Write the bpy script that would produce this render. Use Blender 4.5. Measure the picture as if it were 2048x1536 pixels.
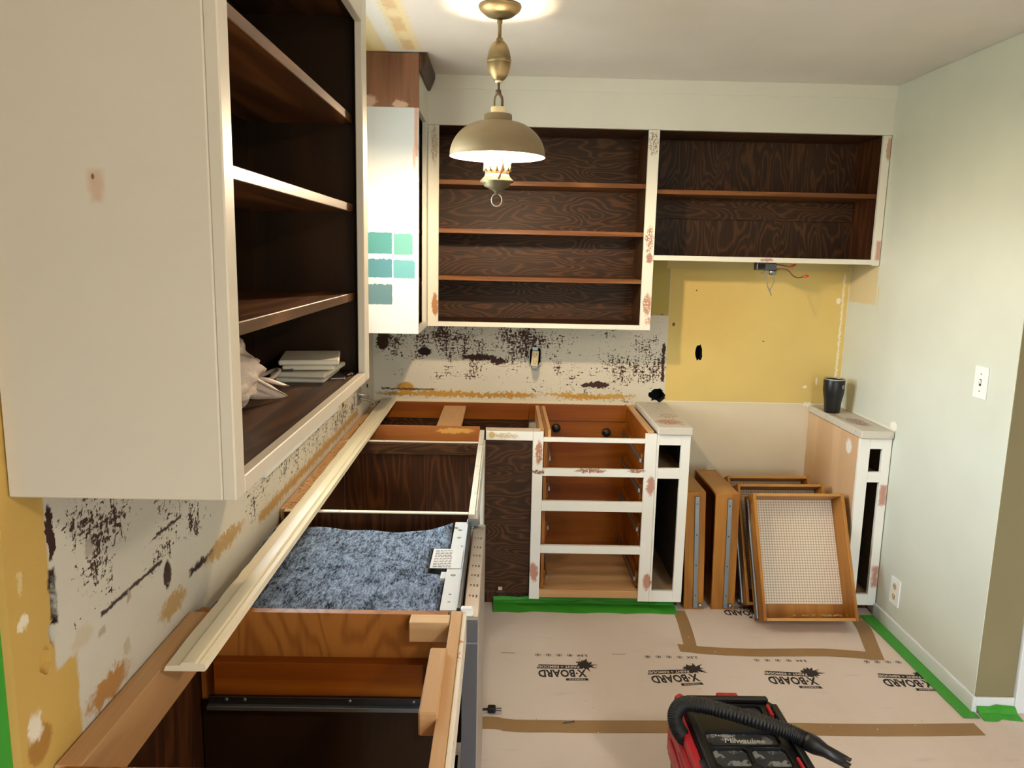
import bpy, bmesh, math, random
from mathutils import Vector, Matrix
random.seed(7)
for o in list(bpy.data.objects): bpy.data.objects.remove(o)
S = bpy.context.scene
C = S.collection

# ------------------------------------------------------------------ camera
yaw, pitch, roll, FPX = 0.0136, 0.1669, 0.0216, 1542.4
fw = Vector((math.sin(yaw)*math.cos(pitch), math.cos(yaw)*math.cos(pitch), -math.sin(pitch)))
rt = Vector((math.cos(yaw), -math.sin(yaw), 0)); up = rt.cross(fw)
rt2 = math.cos(roll)*rt + math.sin(roll)*up; up2 = -math.sin(roll)*rt + math.cos(roll)*up
cam_d = bpy.data.cameras.new('camera'); cam = bpy.data.objects.new('camera', cam_d); C.objects.link(cam)
m = Matrix.Identity(4)
for i in range(3): m[i][0], m[i][1], m[i][2] = rt2[i], up2[i], -fw[i]
m[0][3], m[1][3], m[2][3] = 0.6804, -4.0472, 1.6666
cam.matrix_world = m
cam_d.sensor_width = 36; cam_d.lens = FPX*36/2048; cam_d.clip_start = .02
S.camera = cam

# ------------------------------------------------------------------ world, daylight, exposure
SKY = 84.0
BULB = 2900
CEIL = 170
w = bpy.data.worlds.new('world'); S.world = w; w.use_nodes = True
bg = w.node_tree.nodes['Background']; bg.inputs[1].default_value = SKY
_n = w.node_tree.nodes; _l = w.node_tree.links
_tc = _n.new('ShaderNodeTexCoord'); _sx = _n.new('ShaderNodeSeparateXYZ'); _mr = _n.new('ShaderNodeMapRange'); _mx = _n.new('ShaderNodeMix'); _mx.data_type = 'RGBA'
_l.new(_tc.outputs['Generated'], _sx.inputs[0]); _l.new(_sx.outputs[2], _mr.inputs[0]); _mr.inputs[1].default_value = -.05; _mr.inputs[2].default_value = .10
_l.new(_mr.outputs[0], _mx.inputs[0]); _mx.inputs[6].default_value = (.10, .108, .085, 1); _mx.inputs[7].default_value = (.74, .90, 1.0, 1); _ov = _n.new('ShaderNodeMath'); _ov.operation = 'MULTIPLY_ADD'; _ov.use_clamp = True; _l.new(_sx.outputs[2], _ov.inputs[0]); _ov.inputs[1].default_value = .667; _ov.inputs[2].default_value = .333
_vs = _n.new('ShaderNodeVectorMath'); _vs.operation = 'SCALE'; _vs.inputs[0].default_value = (.74, .90, 1.0); _l.new(_ov.outputs[0], _vs.inputs[3]); _l.new(_vs.outputs[0], _mx.inputs[7])   # overcast sky: (1 + 2 sin elevation) / 3
_l.new(_mx.outputs[2], bg.inputs[0])   # garden below the horizon, bright overcast sky above
def portal(name, loc, rot, sx, sy):
    l = bpy.data.lights.new(name, 'AREA'); l.shape = 'RECTANGLE'; l.size = sx; l.size_y = sy
    l.cycles.is_portal = True
    o = bpy.data.objects.new(name, l); o.location = loc; o.rotation_euler = rot; C.objects.link(o)
WIN = (-1.88, -0.96, 1.05, 2.16)            # sink window in the left wall: y0 y1 z0 z1
RWIN = (1.7, 2.4, 0.1, 2.0)                # patio window in the rear wall: x0 x1 z0 z1
portal('window_portal', (-.125, (WIN[0]+WIN[1])/2, (WIN[2]+WIN[3])/2), (0, -math.pi/2, 0), WIN[3]-WIN[2], WIN[1]-WIN[0])
portal('patio_portal', ((RWIN[0]+RWIN[1])/2, -6.6, (RWIN[2]+RWIN[3])/2), (math.pi/2, 0, 0), RWIN[1]-RWIN[0], RWIN[3]-RWIN[2])
S.view_settings.view_transform = 'Standard'; S.view_settings.look = 'None'
S.view_settings.exposure = 0.0; S.view_settings.gamma = 1.0; S.view_settings.use_curve_mapping = False

# ------------------------------------------------------------------ measures
W, H, UD, ZB, HB, DB = 2.486, 2.473, 0.3157, 1.315, 0.875, 0.61

# ------------------------------------------------------------------ material helpers
def lin(h):
    if isinstance(h, tuple): return h if len(h) == 4 else h+(1,)
    v = [int(h[i:i+2], 16)/255 for i in (0, 2, 4)]
    return tuple(x/12.92 if x <= .04045 else ((x+.055)/1.055)**2.4 for x in v)+(1,)
class NT:
    def __init__(s, name):
        s.m = bpy.data.materials.new(name); s.m.use_nodes = True
        s.t = s.m.node_tree; s.t.nodes.clear()
        s.out = s.t.nodes.new('ShaderNodeOutputMaterial')
        s.b = s.t.nodes.new('ShaderNodeBsdfPrincipled'); s.t.links.new(s.b.outputs[0], s.out.inputs[0])
        s._pos = None
    def set(s, inp, v):
        if isinstance(v, bpy.types.NodeSocket): s.t.links.new(v, inp)
        elif isinstance(v, (tuple, list)) and inp.type == 'RGBA' and len(v) == 3: inp.default_value = tuple(v)+(1,)
        else: inp.default_value = v
    def pos(s, obj=False):
        if s._pos is None:
            s._pos = s.t.nodes.new('ShaderNodeTexCoord').outputs['Object'] if obj else s.t.nodes.new('ShaderNodeNewGeometry').outputs['Position']
        return s._pos
    def math(s, op, a, b=0.0, c=None, clamp=False):
        n = s.t.nodes.new('ShaderNodeMath'); n.operation = op; n.use_clamp = clamp
        s.set(n.inputs[0], a); s.set(n.inputs[1], b)
        if c is not None: s.set(n.inputs[2], c)
        return n.outputs[0]
    def vm(s, op, a, b=(0, 0, 0)):
        n = s.t.nodes.new('ShaderNodeVectorMath'); n.operation = op
        s.set(n.inputs[0], a)
        if op == 'SCALE': s.set(n.inputs[3], b)
        elif op not in ('LENGTH', 'ABSOLUTE', 'FRACTION'): s.set(n.inputs[1], b)
        return n.outputs['Value'] if op == 'LENGTH' else n.outputs[0]
    def noise(s, vec, scale, detail=2.0, rough=.5, dist=0.0, color=False):
        n = s.t.nodes.new('ShaderNodeTexNoise'); s.set(n.inputs['Vector'], vec)
        n.inputs['Scale'].default_value = scale; n.inputs['Detail'].default_value = detail
        n.inputs['Roughness'].default_value = rough; n.inputs['Distortion'].default_value = dist
        return n.outputs[1] if color else n.outputs[0]
    def rng(s, v, a, b, c=0.0, d=1.0, smooth=True):
        n = s.t.nodes.new('ShaderNodeMapRange'); n.interpolation_type = 'SMOOTHSTEP' if smooth else 'LINEAR'
        s.set(n.inputs[0], v)
        for i, q in enumerate((a, b, c, d)): s.set(n.inputs[i+1], q)
        return n.outputs[0]
    def mix(s, f, a, b):
        n = s.t.nodes.new('ShaderNodeMix'); n.data_type = 'RGBA'
        s.set(n.inputs[0], f); s.set(n.inputs[6], a); s.set(n.inputs[7], b)
        return n.outputs[2]
    def sep(s, v):
        n = s.t.nodes.new('ShaderNodeSeparateXYZ'); s.set(n.inputs[0], v); return n.outputs
    def bump(s, h, strength=.3, dist=.002):
        n = s.t.nodes.new('ShaderNodeBump'); n.inputs['Strength'].default_value = strength; n.inputs['Distance'].default_value = dist
        s.set(n.inputs['Height'], h); s.t.links.new(n.outputs[0], s.b.inputs['Normal'])
    def fin(s, col, rough=.5, metal=0.0, coat=0.0, spec=.5):
        s.set(s.b.inputs['Base Color'], col); s.set(s.b.inputs['Roughness'], rough); s.set(s.b.inputs['Metallic'], metal)
        s.b.inputs['Coat Weight'].default_value = coat; s.b.inputs['Specular IOR Level'].default_value = spec
        return s.m
    # patch mask: shape 'e' ellipse / 'b' box, given in metres on the thing itself
    def patch(s, p, shape, c, h, wob, soft):
        if shape == 'e':
            q = s.vm('LENGTH', s.vm('DIVIDE', s.vm('SUBTRACT', p, c), h))
            return s.rng(q, 1-soft, 1+soft, 1.0, 0.0)
        q = s.vm('SUBTRACT', s.vm('ABSOLUTE', s.vm('SUBTRACT', p, c)), h)
        x, y, z = s.sep(q)
        return s.rng(s.math('MAXIMUM', s.math('MAXIMUM', x, y), z), -soft, soft, 1.0, 0.0)

def paint(name, base, rough=.45, patches=(), var=.05, wear=None, wear_col='b98f78', bump=.15, nscale=55, obj=False, spec=.4):
    """painted or plain surface; patches are stains and scraped places of the thing itself"""
    t = NT(name); p = t.pos(obj)
    n1 = t.noise(p, 4.0, 4.0); base = lin(base)
    dk = tuple(x*(1-var*2) for x in base[:3])+(1,); lt = tuple(min(1, x*(1+var)) for x in base[:3])+(1,)
    col = t.mix(n1, dk, lt)
    if wear:
        wn = t.noise(p, 22, 5.0, .65); col = t.mix(t.rng(wn, wear, wear+.05), col, lin(wear_col))
    if patches:
        dn = t.noise(p, nscale, 3.0, .6, color=True); dn = t.vm('SUBTRACT', dn, (.5, .5, .5)); br = None
        for pt in patches:
            shape, c, h, pc, wob, soft = pt[:6]
            q = t.vm('ADD', p, t.vm('SCALE', dn, wob)); mk = t.patch(q, shape, c, h, wob, soft)
            if len(pt) > 6:
                if br is None: br = t.noise(p, 120, 4.0, .7)
                mk = t.math('MULTIPLY', mk, t.rng(br, pt[6], pt[6]+.06))
            col = t.mix(mk, col, lin(pc))
    if bump: t.bump(t.noise(p, 90, 3.0), bump, .0012)
    return t.fin(col, rough, spec=spec)

def wood(name, dark, light, axis=0, scale=6.0, contour=7.0, rough=.5, obj=False, stretch=.14, coat=0.0, fib=.35, patches=(), spec=.22):
    t = NT(name); p = t.pos(obj)
    sc = [1.0, 1.0, 1.0]; sc[axis] = stretch
    q = t.vm('MULTIPLY', p, tuple(sc))
    v = t.noise(q, scale, 1.8, .42, .3)
    g = t.math('MULTIPLY_ADD', t.math('SINE', t.math('MULTIPLY', v, contour*6.283)), .5, .5)
    g = t.math('POWER', g, 2.6)
    sf = [110.0]*3; sf[axis] = 5.0
    f = t.noise(t.vm('MULTIPLY', p, tuple(sf)), 1.0, 3.0)
    big = t.noise(p, 2.5, 2.0)
    k = t.math('ADD', t.math('MULTIPLY', g, .55), t.math('MULTIPLY', t.math('SUBTRACT', f, .5), fib*2), clamp=True)
    k = t.math('ADD', k, t.math('MULTIPLY', t.math('SUBTRACT', big, .5), .3), clamp=True)
    col = t.mix(k, lin(dark), lin(light))
    if patches:
        dn = t.noise(p, 45, 3.0, .6, color=True); dn = t.vm('SUBTRACT', dn, (.5, .5, .5))
        for pt in patches:
            shape, c, h, pc, wob, soft = pt[:6]
            qq = t.vm('ADD', p, t.vm('SCALE', dn, wob)); col = t.mix(t.patch(qq, shape, c, h, wob, soft), col, lin(pc))
    t.bump(f, .12, .001)
    return t.fin(col, rough, coat=coat, spec=spec)

def plain(name, col, rough=.5, metal=0.0, spec=.5, var=.06, coat=0.0):
    t = NT(name); p = t.pos(True); n = t.noise(p, 30, 3.0); c = lin(col)
    col = t.mix(n, tuple(x*(1-var) for x in c[:3])+(1,), tuple(min(1, x*(1+var)) for x in c[:3])+(1,))
    t.bump(t.noise(p, 250, 2.0), .06, .0006)
    return t.fin(col, rough, metal, coat, spec)

# ------------------------------------------------------------------ mesh helpers
ORG = {}
def meta(o, label=None, cat=None, group=None, kind=None):
    for k, v in (('label', label), ('category', cat), ('group', group), ('kind', kind)):
        if v: o[k] = v
    return o
def thing(name, loc, label, cat, group=None):
    o = bpy.data.objects.new(name, None); o.empty_display_size = .05; o.location = loc; C.objects.link(o)
    ORG[o] = Vector(loc); return meta(o, label, cat, group)
def ob(name, bm, mat, parent=None, smooth=False, bevel=0.0, label=None, cat=None, group=None, kind=None, seg=1, local=False):
    """link a bmesh given in world coordinates as one object (local=True: in the parent's own axes)"""
    if bevel: bmesh.ops.bevel(bm, geom=[e for e in bm.edges], offset=bevel, segments=seg, affect='EDGES', profile=.5)
    bmesh.ops.recalc_face_normals(bm, faces=bm.faces)
    me = bpy.data.meshes.new(name)
    vs = [v.co for v in bm.verts]
    lo = Vector([min(v[i] for v in vs) for i in range(3)]); hi = Vector([max(v[i] for v in vs) for i in range(3)])
    c = (lo+hi)/2; c.z = lo.z
    for v in bm.verts: v.co = v.co-c
    for f in bm.faces: f.smooth = smooth
    bm.to_mesh(me); bm.free()
    if mat: me.materials.append(mat)
    o = bpy.data.objects.new(name, me); C.objects.link(o)
    if parent is not None:
        o.parent = parent
        if local: o.location = c; ORG[o] = c
        else: o.location = c-ORG[parent]; ORG[o] = c
    else: o.location = c; ORG[o] = c
    return meta(o, label, cat, group, kind)
def addbox(bm, x0, x1, y0, y1, z0, z1):
    vs = [bm.verts.new((x, y, z)) for x in (x0, x1) for y in (y0, y1) for z in (z0, z1)]
    for f in ((0, 1, 3, 2), (4, 6, 7, 5), (0, 4, 5, 1), (2, 3, 7, 6), (0, 2, 6, 4), (1, 5, 7, 3)): bm.faces.new([vs[i] for i in f])
    return vs
def B(name, d, mat, parent=None, bevel=.0012, **k):
    bm = bmesh.new(); addbox(bm, *d); return ob(name, bm, mat, parent, bevel=bevel, **k)
def lathe(bm, prof, c, seg=32, cap=True):
    rings = []
    for r, z in prof:
        rings.append([bm.verts.new((c[0]+r*math.cos(2*math.pi*i/seg), c[1]+r*math.sin(2*math.pi*i/seg), c[2]+z)) for i in range(seg)])
    for a, b in zip(rings, rings[1:]):
        for i in range(seg): bm.faces.new((a[i], a[(i+1) % seg], b[(i+1) % seg], b[i]))
    if cap:
        for r in (rings[0], rings[-1]): bm.faces.new(r)
def tube(bm, pts, r, seg=8, radii=None, cap=True):
    pts = [Vector(p) for p in pts]; rings = []; ref = None
    for i, p in enumerate(pts):
        d = (pts[min(i+1, len(pts)-1)]-pts[max(i-1, 0)]).normalized()
        if ref is None: ref = Vector((0, 0, 1)) if abs(d.z) < .9 else Vector((1, 0, 0))
        u = (ref-d*ref.dot(d)).normalized(); v = d.cross(u); ref = u
        rr = radii[i] if radii else r
        rings.append([bm.verts.new(p+u*(rr*math.cos(2*math.pi*j/seg))+v*(rr*math.sin(2*math.pi*j/seg))) for j in range(seg)])
    for a, b in zip(rings, rings[1:]):
        for j in range(seg): bm.faces.new((a[j], a[(j+1) % seg], b[(j+1) % seg], b[j]))
    if cap: bm.faces.new(rings[0]); bm.faces.new(rings[-1])
def prism(bm, poly, axis, a0, a1):
    """poly in the two other axes (order x,y,z without axis)"""
    def mk(u, v, a): q = [u, v]; q.insert(axis, a); return bm.verts.new(q)
    A = [mk(u, v, a0) for u, v in poly]; Bv = [mk(u, v, a1) for u, v in poly]; n = len(poly)
    for i in range(n): bm.faces.new((A[i], A[(i+1) % n], Bv[(i+1) % n], Bv[i]))
    bm.faces.new(A); bm.faces.new(Bv)
def spline(pts, n=8):
    P = [Vector(p) for p in pts]; P = [P[0]*2-P[1]]+P+[P[-1]*2-P[-2]]; out = []
    for i in range(1, len(P)-2):
        a, b, c, d = P[i-1:i+3]
        for k in range(n):
            t = k/n; out.append(.5*((2*b)+(c-a)*t+(2*a-5*b+4*c-d)*t*t+(3*b-a-3*c+d)*t**3))
    return out+[P[-2]]
def ragged(cx, cy, rx, ry, n=18, j=.3, seed=1):
    r = random.Random(seed)
    return [(cx+rx*math.cos(2*math.pi*i/n)*(1+r.uniform(-j, j)), cy+ry*math.sin(2*math.pi*i/n)*(1+r.uniform(-j, j))) for i in range(n)]
def cut(bm, cutters):
    """boolean holes: wall bmesh minus cutter bmeshes"""
    def tmp(b):
        bmesh.ops.recalc_face_normals(b, faces=b.faces); me = bpy.data.meshes.new('tmp'); b.to_mesh(me); b.free()
        o = bpy.data.objects.new('tmp', me); C.objects.link(o); return o
    base = tmp(bm); cs = [tmp(c) for c in cutters]
    for c in cs:
        md = base.modifiers.new('b', 'BOOLEAN'); md.operation = 'DIFFERENCE'; md.object = c; md.solver = 'EXACT'
    bpy.context.view_layer.update()
    dg = bpy.context.evaluated_depsgraph_get(); me = bpy.data.meshes.new_from_object(base.evaluated_get(dg))
    r = bmesh.new(); r.from_mesh(me)
    for o in [base]+cs:
        d = o.data; bpy.data.objects.remove(o); bpy.data.meshes.remove(d)
    bpy.data.meshes.remove(me); return r
def text_bm(body, size, shear=0.0, spacing=1.0, extrude=0.0002, bold=0.0):
    cu = bpy.data.curves.new('txt', 'FONT'); cu.body = body; cu.size = size; cu.align_x = 'CENTER'; cu.align_y = 'CENTER'
    cu.shear = shear; cu.space_character = spacing; cu.extrude = extrude; cu.offset = bold; cu.resolution_u = 2
    o = bpy.data.objects.new('txt', cu); C.objects.link(o); bpy.context.view_layer.update()
    me = bpy.data.meshes.new_from_object(o.evaluated_get(bpy.context.evaluated_depsgraph_get()))
    bm = bmesh.new(); bm.from_mesh(me); bpy.data.objects.remove(o); bpy.data.curves.remove(cu); bpy.data.meshes.remove(me)
    return bm
def xf(bm, mtx): bmesh.ops.transform(bm, matrix=mtx, verts=bm.verts); return bm
def merge(bm, other):
    me = bpy.data.meshes.new('t'); other.to_mesh(me); other.free(); bm.from_mesh(me); bpy.data.meshes.remove(me)

# ------------------------------------------------------------------ materials
BIG = 9.0
PINK = 'b98672'; PINE = 'c58f52'; PUTTY = 'a98476'
M = {}
def wall_material(name, normal_axis, zones, speck, patches, white='d6cfbf', SPK=.56):
    """plaster wall: paint zones, dark adhesive specks and stains that belong to the wall"""
    t = NT(name); p = t.pos(); n1 = t.noise(p, 3.5, 4.0)
    b = lin(white); col = t.mix(n1, tuple(x*.88 for x in b[:3])+(1,), tuple(min(1, x*1.05) for x in b[:3])+(1,))
    dn = t.vm('SUBTRACT', t.noise(p, 60, 3.0, .6, color=True), (.5, .5, .5))
    for shape, c, h, pc, wob, soft in zones:
        q = t.vm('ADD', p, t.vm('SCALE', dn, wob)); base = lin(pc)
        zc = t.mix(n1, tuple(x*.9 for x in base[:3])+(1,), tuple(min(1, x*1.06) for x in base[:3])+(1,))
        col = t.mix(t.patch(q, shape, c, h, wob, soft), col, zc)
    # specks: a fine noise kept only where a trowel grid and a coarse density field let it through
    dens = t.math('MULTIPLY', t.noise(p, 7.0, 3.0, .6), 1.0)
    hi = t.noise(p, 85, 5.0, .75)
    # trowel lines: stretched noises, one lying, one standing
    s1 = [1.0, 1.0, 1.0]; s1[2] = 5.0
    lines_h = t.noise(t.vm('MULTIPLY', p, tuple(s1)), 24, 3.0, .6)
    s2 = [5.0, 5.0, 1.0]
    lines_v = t.noise(t.vm('MULTIPLY', p, tuple(s2)), 11, 4.0, .7)
    ln = t.math('MAXIMUM', lines_h, lines_v)
    area = None
    for shape, c, h, k in speck:
        mk = t.math('MULTIPLY', t.patch(t.vm('ADD', p, t.vm('SCALE', dn, .06)), shape, c, h, .06, .35 if shape == 'e' else .06), k)
        area = mk if area is None else t.math('MAXIMUM', area, mk)
    v = t.math('ADD', t.math('MULTIPLY', hi, .55), t.math('MULTIPLY', ln, .45))
    v = t.math('ADD', v, t.math('MULTIPLY', t.math('SUBTRACT', dens, .5), .42))
    v = t.math('ADD', v, t.math('MULTIPLY', t.math('SUBTRACT', area, 1.0), .25))
    col = t.mix(t.rng(v, SPK, SPK+.022), col, lin('452e28'))
    for shape, c, h, pc, wob, soft in patches:
        q = t.vm('ADD', p, t.vm('SCALE', dn, wob)); col = t.mix(t.patch(q, shape, c, h, wob, soft), col, lin(pc))
    t.bump(t.math('ADD', t.noise(p, 70, 4.0), t.math('MULTIPLY', t.rng(v, .55, .62), -.6)), .25, .002)
    return t.fin(col, .75, spec=.25)

DARK = '3d2717'
M['wall_back'] = wall_material('back_wall_plaster', 1,
    zones=[('b', (2.02, 0, 1.285), (.468, BIG, .38), 'd9be74', .006, .004),
           ('b', (1.474, 0, 1.53), (.076, BIG, .165), 'b3a057', .006, .004),
           ('b', (2.02, 0, 1.75), (.49, BIG, .14), 'ccb677', .004, .003),
           ('b', (2.02, 0, .44), (.52, BIG, .462), 'dccfb4', .012, .004)],
    speck=[('b', (.47, 0, 1.16), (.50, BIG, .19), .96), ('e', (.60, 0, 1.22), (.40, BIG, .19), 1.13), ('e', (.2, 0, 1.22), (.2, BIG, .15), 1.08), ('e', (1.37, 0, 1.10), (.22, BIG, .15), 1.10), ('b', (1.15, 0, 1.1), (.4, BIG, .3), .95)],
    patches=[('e', (.16, 0, .922), (.14, BIG, .011), 'b0823a', .05, .35), ('e', (.36, 0, .925), (.16, BIG, .017), 'bd8f40', .06, .35), ('e', (.55, 0, .920), (.12, BIG, .012), 'b98a3c', .06, .35), ('e', (.74, 0, .926), (.13, BIG, .015), 'b98a3c', .06, .35),
             ('e', (1.00, 0, .933), (.10, BIG, .010), 'c09a50', .06, .35), ('e', (1.16, 0, .922), (.17, BIG, .013), 'b98a3c', .06, .35), ('e', (1.30, 0, .930), (.09, BIG, .010), 'c09a50', .06, .35),
             ('e', (.17, 0, .955), (.045, BIG, .03), 'b98a3c', .02, .2),
             ('b', (.18, 0, .948), (.14, BIG, .004), '3a2c1a', .02, .004),
             ('b', (.75, 0, .890), (.78, BIG, .006), 'e0d2ae', .004, .002),
             ('e', (.05, 0, 1.20), (.03, BIG, .05), DARK, .05, .15), ('e', (.56, 0, 1.125), (.09, BIG, .018), '3f2825', .05, .15),
             ('e', (.66, 0, 1.105), (.04, BIG, .02), '3f2825', .05, .15), ('e', (.27, 0, 1.15), (.035, BIG, .022), '2c1c18', .04, .15),
             ('e', (1.195, 0, .99), (.062, BIG, .017), '3f2825', .04, .12), ('e', (1.13, 0, .985), (.03, BIG, .012), '3f2825', .04, .12),
             ('b', (1.535, 0, 1.10), (.007, BIG, .09), '40291f', .03, .003), ('e', (1.535, 0, 1.19), (.010, BIG, .03), '40291f', .03, .15),
             ('e', (.86, 0, 1.06), (.022, BIG, .06), 'a5a29d', .01, .25),
             ('e', (1.58, 0, 1.32), (.008, BIG, .010), '6f5d3a', .004, .2),
             ('e', (1.69, 0, 1.50), (.004, BIG, .004), '463a20', .0, .2), ('e', (2.06, 0, 1.24), (.006, BIG, .003), '6a5a30', .0, .2),
             ('b', (2.462, 0, 1.30), (.005, BIG, .30), 'e8e0c4', .03, .003), ('e', (2.44, 0, 1.46), (.012, BIG, .016), 'efe6cc', .006, .2),
             ('e', (2.36, 0, 1.03), (.006, BIG, .02), 'efe6cc', .012, .2), ('e', (2.30, 0, 1.0), (.012, BIG, .008), 'efe6cc', .012, .2),
             ('e', (2.33, 0, .905), (.03, BIG, .010), 'f0ead6', .03, .2),
             ('b', (2.02, 0, .908), (.47, BIG, .003), 'e6dabb', .004, .001)])
M['wall_left'] = wall_material('left_wall_plaster', 0,
    zones=[('b', (0, -3.0, 1.2), (BIG, .064, 1.6), 'cba65a', .006, .004), ('b', (0, -2.93, .90), (BIG, .05, .115), 'cba65a', .02, .006),
           ('b', (0, -1.3, 1.9), (BIG, .60, .9), 'd8cfb2', .004, .003)],
    speck=[('b', (0, -2.42, 1.17), (BIG, .5, .16), .98), ('e', (0, -2.45, 1.16), (BIG, .30, .12), 1.0), ('b', (0, -1.2, .98), (BIG, .85, .09), 1.06), ('e', (0, -1.9, 1.0), (BIG, .2, .1), 1.02)],
    patches=[('e', (0, -2.925, 1.235), (BIG, .010, .045), '3a2320', .03, .12), ('b', (0, -2.93, 1.135), (BIG, .009, .045), '33211c', .016, .004),
             ('b', (0, -2.68, 1.04), (BIG, .12, .004), '4a3a33', .012, .002), ('e', (0, -2.54, 1.0), (BIG, .018, .03), '57443c', .02, .15),
             ('b', (0, -2.36, .955), (BIG, .07, .007), '3a2a22', .03, .004), ('b', (0, -2.52, 1.10), (BIG, .06, .004), '3a2a22', .02, .003),
             ('b', (0, -1.2, .912), (BIG, .75, .016), 'b58f58', .05, .010), ('e', (0, -2.21, .945), (BIG, .13, .022), 'bb9a68', .06, .3),
             ('e', (0, -2.52, .925), (BIG, .06, .022), 'bb9a68', .06, .3), ('e', (0, -2.79, .90), (BIG, .07, .025), 'b7854c', .06, .3),
             ('e', (0, -2.99, .93), (BIG, .03, .03), 'a97c3c', .02, .2),
             ('e', (0, -3.005, 1.13), (BIG, .010, .012), 'e9dfc4', .035, .35), ('e', (0, -3.005, 1.19), (BIG, .007, .014), 'd9c28a', .035, .35), ('e', (0, -3.0, .96), (BIG, .016, .022), 'e6dcc6', .035, .35),
             ('e', (0, -2.72, .94), (BIG, .014, .014), 'c2b49c', .035, .35), ('e', (0, -2.80, 1.01), (BIG, .014, .010), 'b3a68f', .035, .35), ('e', (0, -2.70, 1.03), (BIG, .008, .012), 'b59f92', .035, .35),
             ('e', (0, -2.86, 1.03), (BIG, .03, .018), 'cdbfa6', .035, .35),
             ('e', (0, -2.82, 1.17), (BIG, .010, .018), 'b0a898', .035, .35)])
M['wall_right'] = paint('sage_wall_paint', 'd4d8cb', .55, patches=[
    ('b', (W, -.16, 1.56), (BIG, .15, .10), 'd6c69c', .004, .004), ('b', (W, -.005, 1.3), (BIG, .006, .34), 'e6dfc6', .012, .003),
    ('b', (W, -.30, .905), (BIG, .31, .006), 'e6e0d0', .012, .003), ('e', (W, -.60, .925), (BIG, .03, .02), 'f0ede2', .03, .15),
    ('e', (W, -.33, 1.50), (BIG, .006, .05), 'd6c69c', .01, .2)], bump=.1)
M['wall_end'] = paint('shaded_sage_end_paint', '8d8361', .6, bump=.1)  # the sage paint darkened: shade of the unlit end face put into its colour
M['ceiling'] = paint('ceiling_paint', 'dcd6ce', .7, patches=[
    ('b', (.07, -1.3, H), (.125, .60, BIG), 'd3b570', .03, .008), ('b', (.162, -1.3, H), (.03, .575, BIG), 'd8cba2', .03, .012),
    ('b', (.222, -1.32, H), (.034, .60, BIG), 'dfe0dc', .010, .006), ('b', (.285, -1.32, H), (.032, .575, BIG), 'cdb083', .09, .02),
    ('b', (.253, -1.32, H), (.007, .58, BIG), 'd9d2ae', .02, .006), ('b', (.315, -1.32, H), (.010, .58, BIG), 'dfd0a2', .03, .010),
    ('e', (.29, -.95, H), (.03, .06, BIG), 'dfcfa6', .09, .5), ('e', (.28, -1.22, H), (.03, .05, BIG), 'dfcfa6', .09, .5)], bump=.12)
M['wall_plain'] = paint('cream_wall_paint', 'd9d6cd', .6, bump=.1)
M['white_trim'] = paint('white_trim_paint', 'e9ebee', .35, bump=.05)
# floor board paper
t = NT('kraft_floor_board'); p = t.pos()
n1 = t.noise(p, 1.6, 4.0, .6); n2 = t.noise(p, 14, 5.0, .7); n3 = t.noise(t.vm('MULTIPLY', p, (1, 6, 1)), 5, 3.0)
col = t.mix(n1, lin('d2bfb3'), lin('e8d9cf')); col = t.mix(t.rng(n2, .35, .75), col, lin('dfcfc5')); col = t.mix(t.rng(n3, .62, .8), col, lin('d4c1b5'))
col = t.mix(t.rng(t.noise(p, 160, 2.0), .77, .79), col, lin('f2e8dd'))
t.bump(t.math('ADD', t.noise(p, 2.2, 2.0), t.math('MULTIPLY', n2, .1)), .35, .02); M['floor'] = t.fin(col, .62, spec=.3)
M['print'] = paint('black_floor_print', '2d2624', .7, wear=.62, wear_col='6b5a4c', bump=0)
M['paper_tape'] = paint('brown_paper_tape', '9c7a52', .5, bump=.1)
M['green_tape'] = paint('green_painters_tape', '3f9a2e', .45, bump=.2)
# paints on cabinets
M['cream'] = paint('cream_cabinet_paint', 'd6cdbb', .4, patches=[
    ('b', (.150, -3.015, 1.750), (.009, BIG, .012), 'cbb39d', .006, .006), ('b', (.151, -3.015, 1.737), (.007, BIG, .014), 'cbaf97', .008, .006),
    ('e', (.147, -3.015, 1.754), (.0022, BIG, .0036), '8c5f4a', .0, .3)], bump=.08, var=.03)
M['frame'] = paint('worn_white_frame_paint', 'e2dcca', .38, wear=.70, wear_col='c9a58c', bump=.1, var=.03)
FR = 'a8694f'
M['upper_frame'] = paint('upper_frame_paint', 'd9d6c9', .38, patches=[
    ('e', (1.372, -UD, 2.19), (.022, BIG, .055), '95786a', .05, .25, .47), ('e', (1.372, -UD, 1.75), (.018, BIG, .06), '9a6f5e', .04, .25, .45),
    ('e', (1.375, -UD, 1.66), (.014, BIG, .025), '9a6f5e', .03, .25), ('e', (1.375, -UD, 1.44), (.020, BIG, .05), 'a8785c', .03, .25, .40),
    ('e', (1.385, -UD, 1.36), (.016, BIG, .02), 'c08a6a', .03, .25, .45),
    ('e', (.345, -UD, 2.16), (.012, BIG, .09), 'b3a189', .03, .25, .45), ('e', (.352, -UD, 1.42), (.014, BIG, .055), 'a9774f', .03, .2),
    ('e', (2.475, -UD, 2.19), (.012, BIG, .05), 'b8927f', .015, .2), ('b', (2.472, -UD, 1.72), (.011, BIG, .045), 'b8927f', .012, .006),
    ('e', (1.94, -UD, 1.664), (.03, BIG, .008), 'a98476', .02, .2)], bump=.1, var=.03)
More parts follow.
